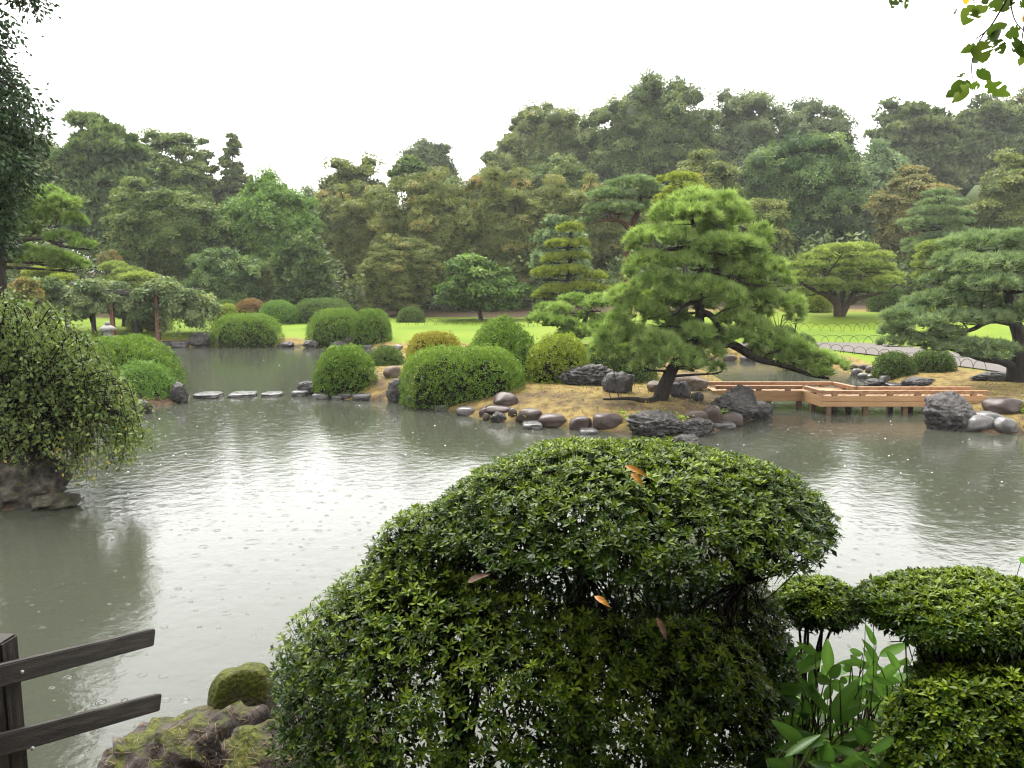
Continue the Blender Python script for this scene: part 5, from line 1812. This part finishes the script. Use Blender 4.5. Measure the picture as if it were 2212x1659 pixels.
def azalea(label, blobs, bases, seed, leaf, nstem, keep_n=300, name='azalea_bush', inner=2.4, tr=1.0):
    """blobs: (px, py, half width, half height, depth, depth ratio, lower limit, whorls, lean)"""
    rng = np.random.default_rng(seed)
    BL = []
    for (x, y, hw, hh, d, dr, low, n, gp) in blobs:
        c = at(x, y, d)
        BL.append((c, np.array([hw, hw * dr, hh]) * d / FPX, low, n, gp))
    b0 = at(*bases[0])
    root = np.array([b0[0], b0[1], terr(b0[0], b0[1])])
    t = thing(name, label, 'bush', root)
    P, D, TI = [], [], []
    for bi, (c, r3, low, n, gp) in enumerate(BL):
        u = rdir(rng, n * 2)
        u = u[u[:, 2] > low][:n]
        nz = vn(u * 1.7 + [seed + bi * 5, 0, 0])
        gz = vn(u * 4 + [seed, bi * 3, 0])
        shell = np.where(rng.uniform(0, 1, len(u)) < .8, rng.uniform(.93, 1.04, len(u)), rng.uniform(.7, .93, len(u)))
        p = c + u * r3 * (shell * (1 + .12 * nz + .05 * gz))[:, None]
        k = (gz > -gp) | (rng.uniform(0, 1, len(u)) < .25)
        for bj, (c2, r2, *_r) in enumerate(BL):
            if bj != bi:
                k &= (((p - c2) / (r2 * .9)) ** 2).sum(1) > 1
        k &= p[:, 2] > np.maximum(terr3(p[:, 0], p[:, 1])[0] + .02, .05)
        di = nrm(u / r3 * r3.mean() * .8 + np.array([0, 0, .75]) + rng.normal(0, .3, (len(u), 3)))
        P.append(p[k])
        D.append(di[k])
        TI.append((.32 + .16 * nz + .30 * np.clip(u[:, 2], -.2, 1) + rng.normal(0, .13, len(u)))[k])  # upward sprigs paler as fresh growth, with top light painted into the tint
    P, D, TI = np.concatenate(P), np.concatenate(D), np.concatenate(TI)
    n = len(P)
    R = frames(D, rdir(rng, n))
    S = leaf * rng.uniform(.75, 1.2, n)
    var = rng.integers(0, 5, n)
    # the sprigs that show largest are pieces of their own
    q = P - EYE
    dep = q @ FWD
    sx_, sy_ = CX + FPX * (q @ RT) / dep, CY - FPX * (q @ UP) / dep
    vis = (sx_ > 0) & (sx_ < 2212) & (sy_ > 0) & (sy_ < 1659)
    front = -((P - root) @ np.array([0, 1, -.6]))
    order = np.argsort(-(vis * 10 + front))
    solo = np.zeros(n, bool)
    solo[order[:keep_n]] = True
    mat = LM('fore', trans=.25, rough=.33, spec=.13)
    meshes = {}
    for i in np.where(solo)[0]:
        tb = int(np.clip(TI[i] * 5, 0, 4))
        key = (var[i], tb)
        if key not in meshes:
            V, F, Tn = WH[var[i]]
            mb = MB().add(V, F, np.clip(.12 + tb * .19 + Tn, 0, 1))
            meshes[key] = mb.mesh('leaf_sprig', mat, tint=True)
        o = link('leaf_sprig', meshes[key], t)
        M = np.eye(4)
        M[:3, :3] = R[i] * S[i]
        M[:3, 3] = P[i] - root
        o.matrix_local = Matrix(M.tolist())
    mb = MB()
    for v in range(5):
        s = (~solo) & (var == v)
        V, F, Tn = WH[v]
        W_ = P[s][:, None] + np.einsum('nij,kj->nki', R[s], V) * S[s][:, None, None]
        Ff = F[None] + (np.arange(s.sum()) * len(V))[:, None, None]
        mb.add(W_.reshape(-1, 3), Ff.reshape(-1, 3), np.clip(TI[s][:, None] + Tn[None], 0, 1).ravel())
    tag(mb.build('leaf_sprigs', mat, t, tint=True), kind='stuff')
    # single leaves deeper inside, tinted dark to paint the bush's inner shade
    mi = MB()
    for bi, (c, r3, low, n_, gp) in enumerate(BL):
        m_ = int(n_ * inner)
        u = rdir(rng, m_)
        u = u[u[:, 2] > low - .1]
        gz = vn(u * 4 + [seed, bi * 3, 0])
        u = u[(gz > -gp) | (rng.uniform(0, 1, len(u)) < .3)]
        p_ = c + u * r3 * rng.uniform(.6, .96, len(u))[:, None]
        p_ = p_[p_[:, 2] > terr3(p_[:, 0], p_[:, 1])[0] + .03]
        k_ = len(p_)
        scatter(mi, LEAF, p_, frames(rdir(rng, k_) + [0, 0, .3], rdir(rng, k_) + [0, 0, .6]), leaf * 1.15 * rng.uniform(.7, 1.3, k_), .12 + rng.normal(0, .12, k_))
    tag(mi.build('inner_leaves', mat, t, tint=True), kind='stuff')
    # stems fanning out from the ground and forking to the sprigs
    st = MB()
    pick = rng.permutation(n)[:nstem]
    bs = []
    for bpx in bases:
        b = at(*bpx)
        b[2] = terr(b[0], b[1]) - .05
        bs.append(b)
    hubs = []
    for (c, r3, low, n_, gp) in BL:
        for k in range(7):
            h = c + rng.uniform(-1, 1, 3) * r3 * np.array([.5, .5, .12]) - np.array([0, 0, .22 * r3[2]])
            b = bs[int(np.argmin([np.hypot(*(h - q_)[:2]) for q_ in bs]))]
            if h[2] < b[2] + .15:
                h[2] = b[2] + .15
            pp = bez(b + rng.normal(0, .05, 3) * [1, 1, 0], np.array([b[0] * .7 + h[0] * .3, b[1] * .7 + h[1] * .3, b[2] * .4 + h[2] * .6]) + rng.normal(0, .06, 3), h, 9)
            st.add(*tube(pp, np.linspace(.020, .009, 9) * tr, 7))
            hubs.append(h)
    hubs = np.array(hubs)
    for i in pick:
        h = hubs[int(np.argmin(np.linalg.norm(hubs - P[i], axis=1) + rng.uniform(0, .25, len(hubs))))]
        m = h + (P[i] - h) * rng.uniform(.35, .6) + rng.normal(0, .06, 3)
        e = P[i] - D[i] * leaf * 1.6
        pp = bez(h, m, e, 8) + rng.normal(0, .006, (8, 3))
        st.add(*tube(pp, np.linspace(.0065, .0022, 8) * tr, 3))
        for j in range(3):
            s_ = pp[int(rng.integers(3, 7))]
            k2 = int(np.argmin(np.linalg.norm(P - (s_ + rng.normal(0, .12, 3)), axis=1)))
            if np.linalg.norm(P[k2] - s_) < .35:
                st.add(*tube(bez(s_, (s_ + P[k2]) / 2 + rng.normal(0, .02, 3), P[k2] - D[k2] * leaf * 1.7, 5), np.linspace(.0035, .0018, 5), 3))
    st.build('stems', TWIG, t, smooth=True)
    return t


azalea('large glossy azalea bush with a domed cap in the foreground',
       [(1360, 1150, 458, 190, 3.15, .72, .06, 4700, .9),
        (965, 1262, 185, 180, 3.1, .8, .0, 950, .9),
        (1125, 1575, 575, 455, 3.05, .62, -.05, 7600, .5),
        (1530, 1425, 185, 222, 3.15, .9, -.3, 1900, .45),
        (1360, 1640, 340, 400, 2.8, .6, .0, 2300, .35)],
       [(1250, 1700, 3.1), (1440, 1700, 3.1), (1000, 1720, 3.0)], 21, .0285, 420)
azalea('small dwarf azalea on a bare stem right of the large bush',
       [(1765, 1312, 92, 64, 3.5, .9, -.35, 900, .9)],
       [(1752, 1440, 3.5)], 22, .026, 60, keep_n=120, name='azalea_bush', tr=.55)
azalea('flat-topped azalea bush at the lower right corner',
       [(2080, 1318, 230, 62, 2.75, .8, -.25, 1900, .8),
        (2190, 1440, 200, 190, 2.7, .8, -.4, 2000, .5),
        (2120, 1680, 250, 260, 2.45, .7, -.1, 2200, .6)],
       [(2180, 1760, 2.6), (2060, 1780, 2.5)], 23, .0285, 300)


# ================================================================== BROAD-LEAVED BAMBOO GRASS
def blade(base, tip, width, bend, n=9, roll=0.0):
    b, e = np.asarray(base, float), np.asarray(tip, float)
    L_ = np.linalg.norm(e - b)
    v = (e - b) / L_
    side = nrm(np.cross(v, EYE - (b + e) / 2))
    nn = nrm(np.cross(side, v))
    side = side * math.cos(roll) + nn * math.sin(roll)
    nn = np.cross(side, v)
    t_ = np.linspace(0, 1, n)
    prof = np.sin(math.pi * t_ ** .75) ** .8
    prof[0], prof[-1] = .06, .0
    mid = b + v * (t_ * L_)[:, None] + nn * (bend * L_ * 4 * t_ * (1 - t_))[:, None] * .5
    Lf = mid + side * (prof * width / 2)[:, None] + nn * (.12 * width * prof)[:, None]
    Rt = mid - side * (prof * width / 2)[:, None] + nn * (.12 * width * prof)[:, None]
    V = np.vstack([Lf, mid, Rt])
    F = []
    for i in range(n - 1):
        F += [[i, n + i, n + i + 1, i + 1], [n + i, 2 * n + i, 2 * n + i + 1, n + i + 1]]
    return V, np.array(F)


def sasamat():
    m, t, N, L = newmat('sasa_leaf')
    a = N('ShaderNodeAttribute')
    a.attribute_name = 'tint'
    r = ramp(t, [(0, PAL['sasa'][0]), (.5, PAL['sasa'][1]), (.9, PAL['sasa'][2]), (1, (.45, .30, .06))])
    L(a.outputs['Fac'], r.inputs['Fac'])
    p = N('ShaderNodeBsdfPrincipled')
    p.inputs['Roughness'].default_value = .28
    L(r.outputs[0], p.inputs['Base Color'])
    tr = N('ShaderNodeBsdfTranslucent')
    L(r.outputs[0], tr.inputs['Color'])
    mx = N('ShaderNodeMixShader')
    mx.inputs['Fac'].default_value = .5
    L(p.outputs[0], mx.inputs[1])
    L(tr.outputs[0], mx.inputs[2])
    o = N('ShaderNodeOutputMaterial')
    L(mx.outputs[0], o.inputs['Surface'])
    return m


def sasa():
    rng = np.random.default_rng(71)
    fx = lambda x: 1538 + x * .3224
    fy = lambda y: 1124 + y * .3224
    mat = sasamat()
    root = at(1790, 1640, 2.85)
    root[2] = terr(root[0], root[1])
    t = thing('bamboo_grass', 'broad-leaved bamboo grass between the two foreground azaleas', 'plant', root)
    K = [(780, 1010, 775, 790, 95, .55), (790, 1340, 1000, 1045, 115, .4), (790, 1300, 560, 1025, 75, .5), (600, 1115, 360, 1105, 62, .6), (560, 1020, 710, 965, 40, .55),
         (1530, 1100, 1530, 900, 92, .7), (1110, 960, 1000, 790, 55, .3), (1100, 840, 1025, 690, 45, .25), (1120, 910, 1330, 820, 75, .45), (1010, 890, 920, 870, 60, .4),
         (1150, 1190, 1040, 1010, 45, .5), (540, 1370, 800, 1590, 95, .3), (760, 1600, 560, 1510, 90, .25), (770, 1530, 935, 1670, 90, .35), (870, 1600, 1230, 1620, 70, .3),
         (820, 1380, 1060, 1230, 75, .3), (850, 1460, 990, 1490, 50, .35), (440, 1450, 500, 1640, 75, .3), (415, 1160, 530, 1290, 45, .5), (430, 970, 620, 830, 55, .2),
         (480, 960, 650, 890, 60, .15), (700, 1060, 800, 1090, 80, .5), (930, 900, 1000, 1000, 45, .5), (1250, 990, 1160, 860, 55, .35), (1000, 1110, 1130, 1150, 45, .4),
         (690, 900, 560, 810, 50, .3), (1440, 1030, 1330, 950, 60, .6), (620, 1190, 660, 1340, 70, .15), (1280, 1100, 1420, 1010, 60, .45), (330, 1250, 260, 1090, 50, .3)]
    L_ = [(fx(a), fy(b), fx(c), fy(e), w_ * .3224, tn, 2.75 + .35 * (1 - (b - 700) / 950)) for a, b, c, e, w_, tn in K]
    for k in range(230):
        x, y = rng.uniform(1640, 2040), rng.uniform(1425, 1720)
        if x > 1900 and y < 1460:
            continue
        a = rng.uniform(0, 2 * math.pi)
        l = rng.uniform(45, 90)
        L_.append((x, y, x + l * math.cos(a), y - abs(l * math.sin(a)) * rng.uniform(-.4, .8), rng.uniform(16, 27), rng.uniform(.05, .6), rng.uniform(2.85, 3.9)))
    for k in range(70):
        x, y = rng.uniform(1640, 1990), rng.uniform(1585, 1730)
        a = rng.uniform(0, 2 * math.pi)
        l = rng.uniform(60, 115)
        L_.append((x, y, x + l * math.cos(a), y - l * math.sin(a) * .6, rng.uniform(20, 34), rng.uniform(.05, .5), rng.uniform(2.35, 2.8)))
    st = MB()
    for k, (x0, y0, x1, y1, w_, tn, d) in enumerate(L_):
        b = at(x0, y0, d)
        e = at(x1, y1, d + rng.uniform(-.05, .10))
        V, F = blade(b, e, w_ * d / FPX, rng.uniform(-.05, .16), roll=rng.uniform(-.5, .5))
        n = 9
        tt = np.full(27, tn)
        tt[9:18] = min(tn + .22, .9)               # paler midrib
        tt[[8, 17, 26]] = .99                      # dry yellow tips
        if rng.uniform() < .3:
            tt[[7, 25]] = .95
        MB().add(V, F, tt).build('leaf', mat, t, smooth=True, tint=True)
        g = np.array([b[0] + rng.normal(0, .05), b[1] + rng.normal(0, .06) + .03, 0])
        g[2] = terr(g[0], g[1])
        st.add(*tube(bez(g, (g + b) / 2 + rng.normal(0, .03, 3), b, 7), np.linspace(.005, .0018, 7), 5))
    st.build('stems', noisemat('sasa_stem', [(.06, .08, .02), (.11, .12, .035), (.16, .14, .05)], 10, .5, .1, 30), t, smooth=True)
    # a few rounder fresh leaves of a low weed between the bushes
    w_ = thing('broadleaf_weed', 'fresh light green round-leaved weed below the flat-topped azalea', 'plant', (at(2000, 1480, 2.9)[0], 2.9, terr(at(2000, 1480, 2.9)[0], 2.9)))
    st = MB()
    for k in range(46):
        if k < 6:
            x, y = [(1870, 1325), (1885, 1318), (1980, 1390), (2000, 1430), (2195, 1310), (2205, 1215)][k]
        else:
            x, y = rng.uniform(1950, 2110), rng.uniform(1420, 1500)
        d = rng.uniform(2.75, 3.0)
        a = rng.uniform(0, 2 * math.pi)
        b = at(x, y, d)
        e = at(x + 24 * math.cos(a), y + 18 * math.sin(a), d - .02)
        V, F = blade(b, e, .03, .1, n=7, roll=rng.uniform(-.4, .4))
        MB().add(V, F, np.full(len(V), rng.uniform(.6, .88))).build('leaf', mat, w_, smooth=True, tint=True)
        g = np.array([b[0], b[1] + .03, terr(b[0], b[1] + .03)])
        st.add(*tube(bez(g, (g + b) / 2 + rng.normal(0, .03, 3), b, 6), np.linspace(.003, .0015, 6), 4))
    st.build('stems', MATS['sasa_stem'], w_, smooth=True)


sasa()

# ================================================================== WOODEN FENCE, LOWER LEFT
def fence():
    wood = noisemat('fence_wood', [(.014, .011, .009), (.055, .046, .040), (.15, .13, .115)], 3, .45, .8, 30, .15, (1.0, 16, 16), .006, .1)
    wood_p = noisemat('fence_post_wood', [(.014, .011, .009), (.055, .046, .040), (.15, .13, .115)], 3, .45, .8, 30, .15, (16, 16, 1.0), .006, .1)
    steel = noisemat('bolt_steel', [(.35, .34, .32), (.5, .49, .47), (.6, .6, .58)], 20, .35, .1, 40)
    p0, p1 = at(30, 1430, 3.0), at(329, 1358, 3.96)
    u = p1 - p0
    u /= np.linalg.norm(u)
    h = np.array([u[0], u[1], 0]) / np.hypot(u[0], u[1])
    sd = np.array([h[1], -h[0], 0])                # towards the camera side
    gx = p0 - sd * .1
    t = thing('wooden_fence', 'dark wet wooden fence end with two bolted rails at the lower left', 'fence', (gx[0], gx[1], terr(gx[0], gx[1])))
    rails = []
    for (yl, yr) in ((1430, 1358), (1580, 1498)):
        a, b = at(20, yl, 2.98), at(yr == 1358 and 329 or 343, yr, 3.96)
        v = (b - a) / np.linalg.norm(b - a)
        a = a - v * 1.0
        zax = nrm(np.cross(sd, v)) * (1 if np.cross(sd, v)[2] > 0 else -1)
        R = np.stack([v, np.cross(zax, v), zax], 1)
        L_ = np.linalg.norm(b - a)
        c = (a + b) / 2 - zax * .0415
        rails.append((R, c))
        rails[-1] += (bevel_box('rail', wood, c, (L_, .04, .083), t, .005, R, 2, own=True),)
    pc = at(40, 1400, 3.05) - sd * .085
    top = at(40, 1380, 3.05)[2]
    g = terr(pc[0], pc[1]) - .3
    ang = math.atan2(h[1], h[0])
    R = np.array([[math.cos(ang), -math.sin(ang), 0], [math.sin(ang), math.cos(ang), 0], [0, 0, 1]])
    bevel_box('post', wood_p, (pc[0], pc[1], (top + g) / 2), (.10, .10, top - g), t, .008, R, 2, own=True)
    bm = bmesh.new()
    bmesh.ops.create_uvsphere(bm, u_segments=12, v_segments=6, radius=.0085)
    me = bpy.data.meshes.new('bolt')
    bm.to_mesh(me)
    bm.free()
    me.materials.append(steel)
    for f in me.polygons:
        f.use_smooth = True
    for bi, (px, py, d) in enumerate(((47, 1452, 3.02), (70, 1617, 3.05))):
        p = at(px, py, d)
        # onto the rail face that looks at the camera
        a = at(20, 1430, 2.98)
        k = ((a - EYE) @ sd + .022) / ((p - EYE) @ sd)
        Rr, cr, ro = rails[bi]
        bo = link('bolt', me, ro)
        bo.location = tuple(Rr.T @ (EYE + (p - EYE) * k - cr))


fence()

# ================================================================== TREE OVERHEAD, its leaves hanging into the upper right
def overhead_tree():
    rng = np.random.default_rng(81)
    root = np.array([3.6, -1.2, terr(3.6, -1.2)])
    t = thing('overhanging_tree', 'tree overhead whose leaves with insect holes hang into the upper right corner', 'tree', root)
    P = spline([root - [0, 0, .2], root + [.1, 0, 1.6], root + [-.1, .2, 3.4], root + [-.5, .3, 5.2]], 12)
    MB().add(*tube(P, np.linspace(.17, .08, 12), 10)).build('trunk', BARKB, t, smooth=True)
    lb = MB()
    ends = [[1.55, 2.25, 4.75], [1.2, .6, 6.4], [-.6, -.4, 6.6], [-1.8, -1.6, 6.0], [3.2, 1.2, 7.2], [.8, -3, 6.8], [3.5, -3.2, 6.6], [5.4, 0, 6.2], [1.3, 2.35, 4.5]]
    for e in ends:
        s = P[int(rng.integers(7, 12))]
        lb.add(*tube(bez(s, (s + np.array(e)) / 2 + [0, 0, .5], e, 9), np.linspace(.06, .012, 9), 6))
    lb.build('limbs', BARKB, t, smooth=True)
    # its crown is unseen, enlarged and thickened over the camera to shade the bank
    C = []
    for k in range(230):
        x = rng.uniform(-6, 8)
        y = rng.uniform(-8, 2.6)
        zlo = 5.2 if y > -1.5 else 5.2 - (-1.5 - y) * .85
        C.append([x, y, rng.uniform(max(zlo, 1.0), 7.4)])
    C = np.array(C)
    rad = np.full(len(C), .95)
    mb = MB()
    crown_leaves(mb, rng, C, rad, .7, 11000, .22, [SPRIG], .3, low=-.9)
    U1, F1 = ico(1)
    for k in range(len(C)):
        mb.add(C[k] + U1 * (.8 + .4 * vn(U1 * 2 + [k, 0, 0]))[:, None] * .8, F1, .2)
    tag(mb.build('crown', LM('deep', trans=.35), t, tint=True), kind='stuff')
    fx = lambda x: 1857 + x * .1605
    fy = lambda y: y * .1605
    d = 2.25
    tw = MB()
    for pts, r0 in (([(2090, -420), (2010, -120), (1970, 0), (1890, 150), (1780, 330), (1700, 420), (1570, 520)], .0035),
                    ([(1700, 420), (1650, 490), (1560, 660), (1510, 850), (1510, 1000), (1530, 1080)], .0022),
                    ([(2050, -400), (2035, 0), (2060, 180), (2120, 320), (2230, 430)], .0025),
                    ([(2300, -350), (2260, 100), (2200, 420), (2180, 640), (2210, 800)], .0025),
                    ([(1540, -380), (1520, -60), (1560, 60)], .002), ([(520, -300), (560, -60), (640, 10)], .002)):
        q = spline([at(fx(a), fy(b), d) for a, b in pts], 16)
        tw.add(*tube(q, np.linspace(r0, r0 * .5, 16), 5))
    for a, b in (((2090, -420), ends[8]), ((2050, -400), ends[8]), ((2300, -350), ends[0]), ((1540, -380), ends[8]), ((520, -300), ends[1])):
        s = at(fx(a[0]), fy(a[1]), d)
        tw.add(*tube(bez(s, (s + np.array(b)) / 2 + [0, 0, .05], b, 8), np.linspace(.0035, .008, 8), 5))
    tw.build('twigs', BARKB, t, smooth=True)
    K = [(1540, 60, 1385, 350, 150, .55), (1590, 60, 1610, 250, 150, .6), (1930, -20, 1950, 175, 190, .45), (1810, -10, 1850, 165, 120, .4), (1700, 450, 1995, 325, 120, .25),
         (1790, 430, 1840, 560, 150, .35), (1830, 540, 1930, 730, 130, .35), (1620, 550, 1675, 860, 180, .6), (1560, 600, 1345, 720, 80, .45), (2170, 400, 1950, 480, 140, .2),
         (2160, 540, 2055, 700, 150, .15), (2180, 590, 2205, 780, 110, .2), (2212, 740, 2140, 895, 70, .8), (1590, 910, 1775, 1085, 105, .2), (1690, 1095, 2035, 1295, 140, .45),
         (1490, 1100, 1150, 1315, 150, .4), (1480, 1130, 1235, 1395, 120, .65), (1480, 1145, 1625, 1170, 95, .45), (1430, -30, 1430, 65, 80, 1.0), (470, -30, 430, 122, 100, .4),
         (640, -20, 612, 145, 45, .4), (560, -30, 580, 40, 60, .35), (1310, 115, 1250, 215, 22, .3), (1420, 990, 1290, 1040, 40, .2), (2250, 20, 2140, 95, 90, .2), (2250, 180, 2190, 300, 70, .95),
         (1570, 780, 1520, 860, 70, .25), (1660, -40, 1720, 60, 90, .25)]
    m, tt, N, L = newmat('hanging_leaf')
    at_ = N('ShaderNodeAttribute')
    at_.attribute_name = 'tint'
    r = ramp(tt, [(0, (.02, .045, .006)), (.5, (.07, .115, .012)), (.85, (.17, .23, .03)), (1, (.6, .32, .02))])
    L(at_.outputs['Fac'], r.inputs['Fac'])
    p = N('ShaderNodeBsdfPrincipled')
    p.inputs['Roughness'].default_value = .4
    L(r.outputs[0], p.inputs['Base Color'])
    tr = N('ShaderNodeBsdfTranslucent')
    L(r.outputs[0], tr.inputs['Color'])
    mx = N('ShaderNodeMixShader')
    mx.inputs['Fac'].default_value = .5
    L(p.outputs[0], mx.inputs[1])
    L(tr.outputs[0], mx.inputs[2])
    oo = N('ShaderNodeOutputMaterial')
    L(mx.outputs[0], oo.inputs['Surface'])
    for (x0, y0, x1, y1, w_, tn) in K:
        dd = d + rng.uniform(-.06, .06)
        b, e = at(fx(x0), fy(y0), dd), at(fx(x1), fy(y1), dd + rng.uniform(-.02, .02))
        n = 15
        V, F = blade(b, e, w_ * .1605 * dd / FPX * 1.45, rng.uniform(-.06, .06), n=n, roll=rng.uniform(-.4, .4))
        # insect damage: bites out of the edges and holes in the blade
        for i in range(1, n - 1):
            for o_ in (0, 2 * n):
                if rng.uniform() < .2:
                    V[o_ + i] += (V[n + i] - V[o_ + i]) * rng.uniform(.15, .5)
        F = F[rng.uniform(0, 1, len(F)) > .05]
        MB().add(V, F, np.full(len(V), tn)).build('leaf', m, t, smooth=True, tint=True)


overhead_tree()

# ================================================================== FALLEN LEAVES, GRASS, SMALL PLANTS
def fallen():
    rng = np.random.default_rng(91)
    m = noisemat('fallen_orange', [(.42, .13, .015), (.62, .26, .02), (.75, .42, .04)], 20, .4, .2, 60)
    mb = noisemat('fallen_brown', [(.07, .03, .015), (.14, .06, .025), (.22, .11, .05)], 20, .4, .2, 60)
    S = [('bright orange fallen leaf lying on top of the large azalea', 1350, 1400, 1006, 1032, 2.68, m), ('second orange leaf tucked against the large azalea cap', 1362, 1390, 1022, 1050, 2.66, m),
         ('orange curled leaf caught in the middle of the large azalea', 1284, 1318, 1288, 1312, 2.5, m), ('brown leaf hanging in the lower right of the large azalea', 1418, 1440, 1335, 1385, 2.45, mb),
         ('brown leaf caught at the left in the large azalea', 1010, 1060, 1258, 1240, 2.55, mb)]
    for lab, x0, x1, y0, y1, d, mt in S:
        V, F = blade(at(x0, y0, d), at(x1, y1, d - .02), .02, .25, n=9, roll=.4)
        o = MB().add(V, F).build('fallen_leaf', mt, smooth=True, origin=V.mean(0))
        tag(o, lab, 'leaf', 'fallen leaves on the azalea')
    # pine needles and leaf scraps on the mossy rock, and grass tufts on island and banks
    mbg = MB()
    n = 60000
    P = np.stack([rng.uniform(-9, 17, n), rng.uniform(15.5, 37, n), np.zeros(n)], 1)
    z_, sf_, si_, sn_ = terr3(P[:, 0], P[:, 1])
    ok = (z_ > .04) & ((si_ > .1) | ((sf_ > .05) & (sf_ < .6)) | ((sf_ > .1) & (P[:, 0] > 7) & (P[:, 1] < 22)))
    P = P[ok][:5200]
    n = len(P)
    P[:, 2] = terr3(P[:, 0], P[:, 1])[0] + .005
    V0, F0 = [], []
    for i in range(7):
        a = i * .9
        tip = np.array([math.cos(a) * rng.uniform(.2, .7), 1, math.sin(a) * rng.uniform(.2, .7)])
        s = np.array([-math.sin(a), 0, math.cos(a)]) * .10
        V0 += [s, -s, tip]
        F0 += [[3 * i, 3 * i + 1, 3 * i + 2]]
    D = nrm(rng.normal(0, .25, (n, 3)) + np.array([0, 0, 1]))
    patch = vn(P * [1.1, 1.1, 0] + [0, 0, 3.3])
    scatter(mbg, (np.array(V0), np.array(F0)), P, frames(D, rdir(rng, n)), .05 * rng.uniform(.5, 1.4, n), np.where(patch > .05, .25, .8) + rng.normal(0, .15, n))
    tag(mbg.build('grass_tufts', LM('grass'), tint=True), 'short green and straw-coloured grass tufts on the banks', 'grass', kind='stuff')
    # small bright weeds along the island shore
    mbw = MB()
    spots = [(1365, 915), (1400, 925), (1428, 905), (1440, 930), (1350, 905), (1475, 915), (1550, 905), (1130, 912), (1600, 890), (1385, 940)]
    for x, y in spots:
        p = hit(x, y - 4)
        m_ = 26
        Q = p + rng.normal(0, .11, (m_, 3)) * [1, .6, .4] + [0, 0, .06]
        nn = nrm(rng.normal(0, .5, (m_, 3)) + [0, 0, 1])
        scatter(mbw, LEAF, Q, frames(np.cross(nn, rdir(rng, m_)) + .3 * nn, nn), .10 * rng.uniform(.6, 1.2, m_), .6 + rng.normal(0, .2, m_))
    tag(mbw.build('shore_weeds', LM('fern'), tint=True), 'small bright green weeds along the island waterline', 'weeds', kind='stuff')


fallen()


def litter():
    rng = np.random.default_rng(95)
    m = noisemat('dry_needles', [(.20, .12, .05), (.34, .23, .10), (.45, .33, .17)], 20, .6, .1, 40)
    dg = bpy.context.evaluated_depsgraph_get()
    rocks = [o for o in bpy.data.objects if o.name.startswith('mossy_rock')]
    mb = MB()
    for k in range(420):
        px, py = rng.uniform(200, 640), rng.uniform(1500, 1659)
        r_ = ray(px, py)
        best = None
        for o in rocks:
            okh, loc, nn, fi = o.ray_cast(Vector(EYE - np.array(o.location)), Vector(nrm(r_)))
            if okh:
                w_ = np.array(loc) + np.array(o.location)
                if best is None or w_[1] < best[0][1]:
                    best = (w_, np.array(nn))
        if best is None or best[1][2] < .25:
            continue
        t1 = nrm(np.cross(best[1], rng.normal(size=3)))
        l = rng.uniform(.015, .06)
        c = best[0] + best[1] * .003
        mb.add(*tube(np.stack([c - t1 * l / 2, c + best[1] * .004, c + t1 * l / 2]), .0011, 3))
    tag(mb.build('dry_needles', m), 'dry pine needles scattered over the mossy rock', 'needles', kind='stuff')


litter()

# ================================================================== RAIN HAZE
def haze():
    V, F = box((0, 600, 70), (1700, 1300, 160))
    V = np.array(V)
    V[:, 2] = np.where(V[:, 2] > 60, 175, -2.0)
    m, t, N, L = newmat('haze')
    v = N('ShaderNodeVolumePrincipled')
    v.inputs['Color'].default_value = (.93, .95, .96, 1)
    v.inputs['Density'].default_value = HAZE
    o = N('ShaderNodeOutputMaterial')
    L(v.outputs[0], o.inputs['Volume'])
    ob = MB().add(V, F).build('haze', m)
    tag(ob, kind='stuff')


HAZE = 0.00034
haze()
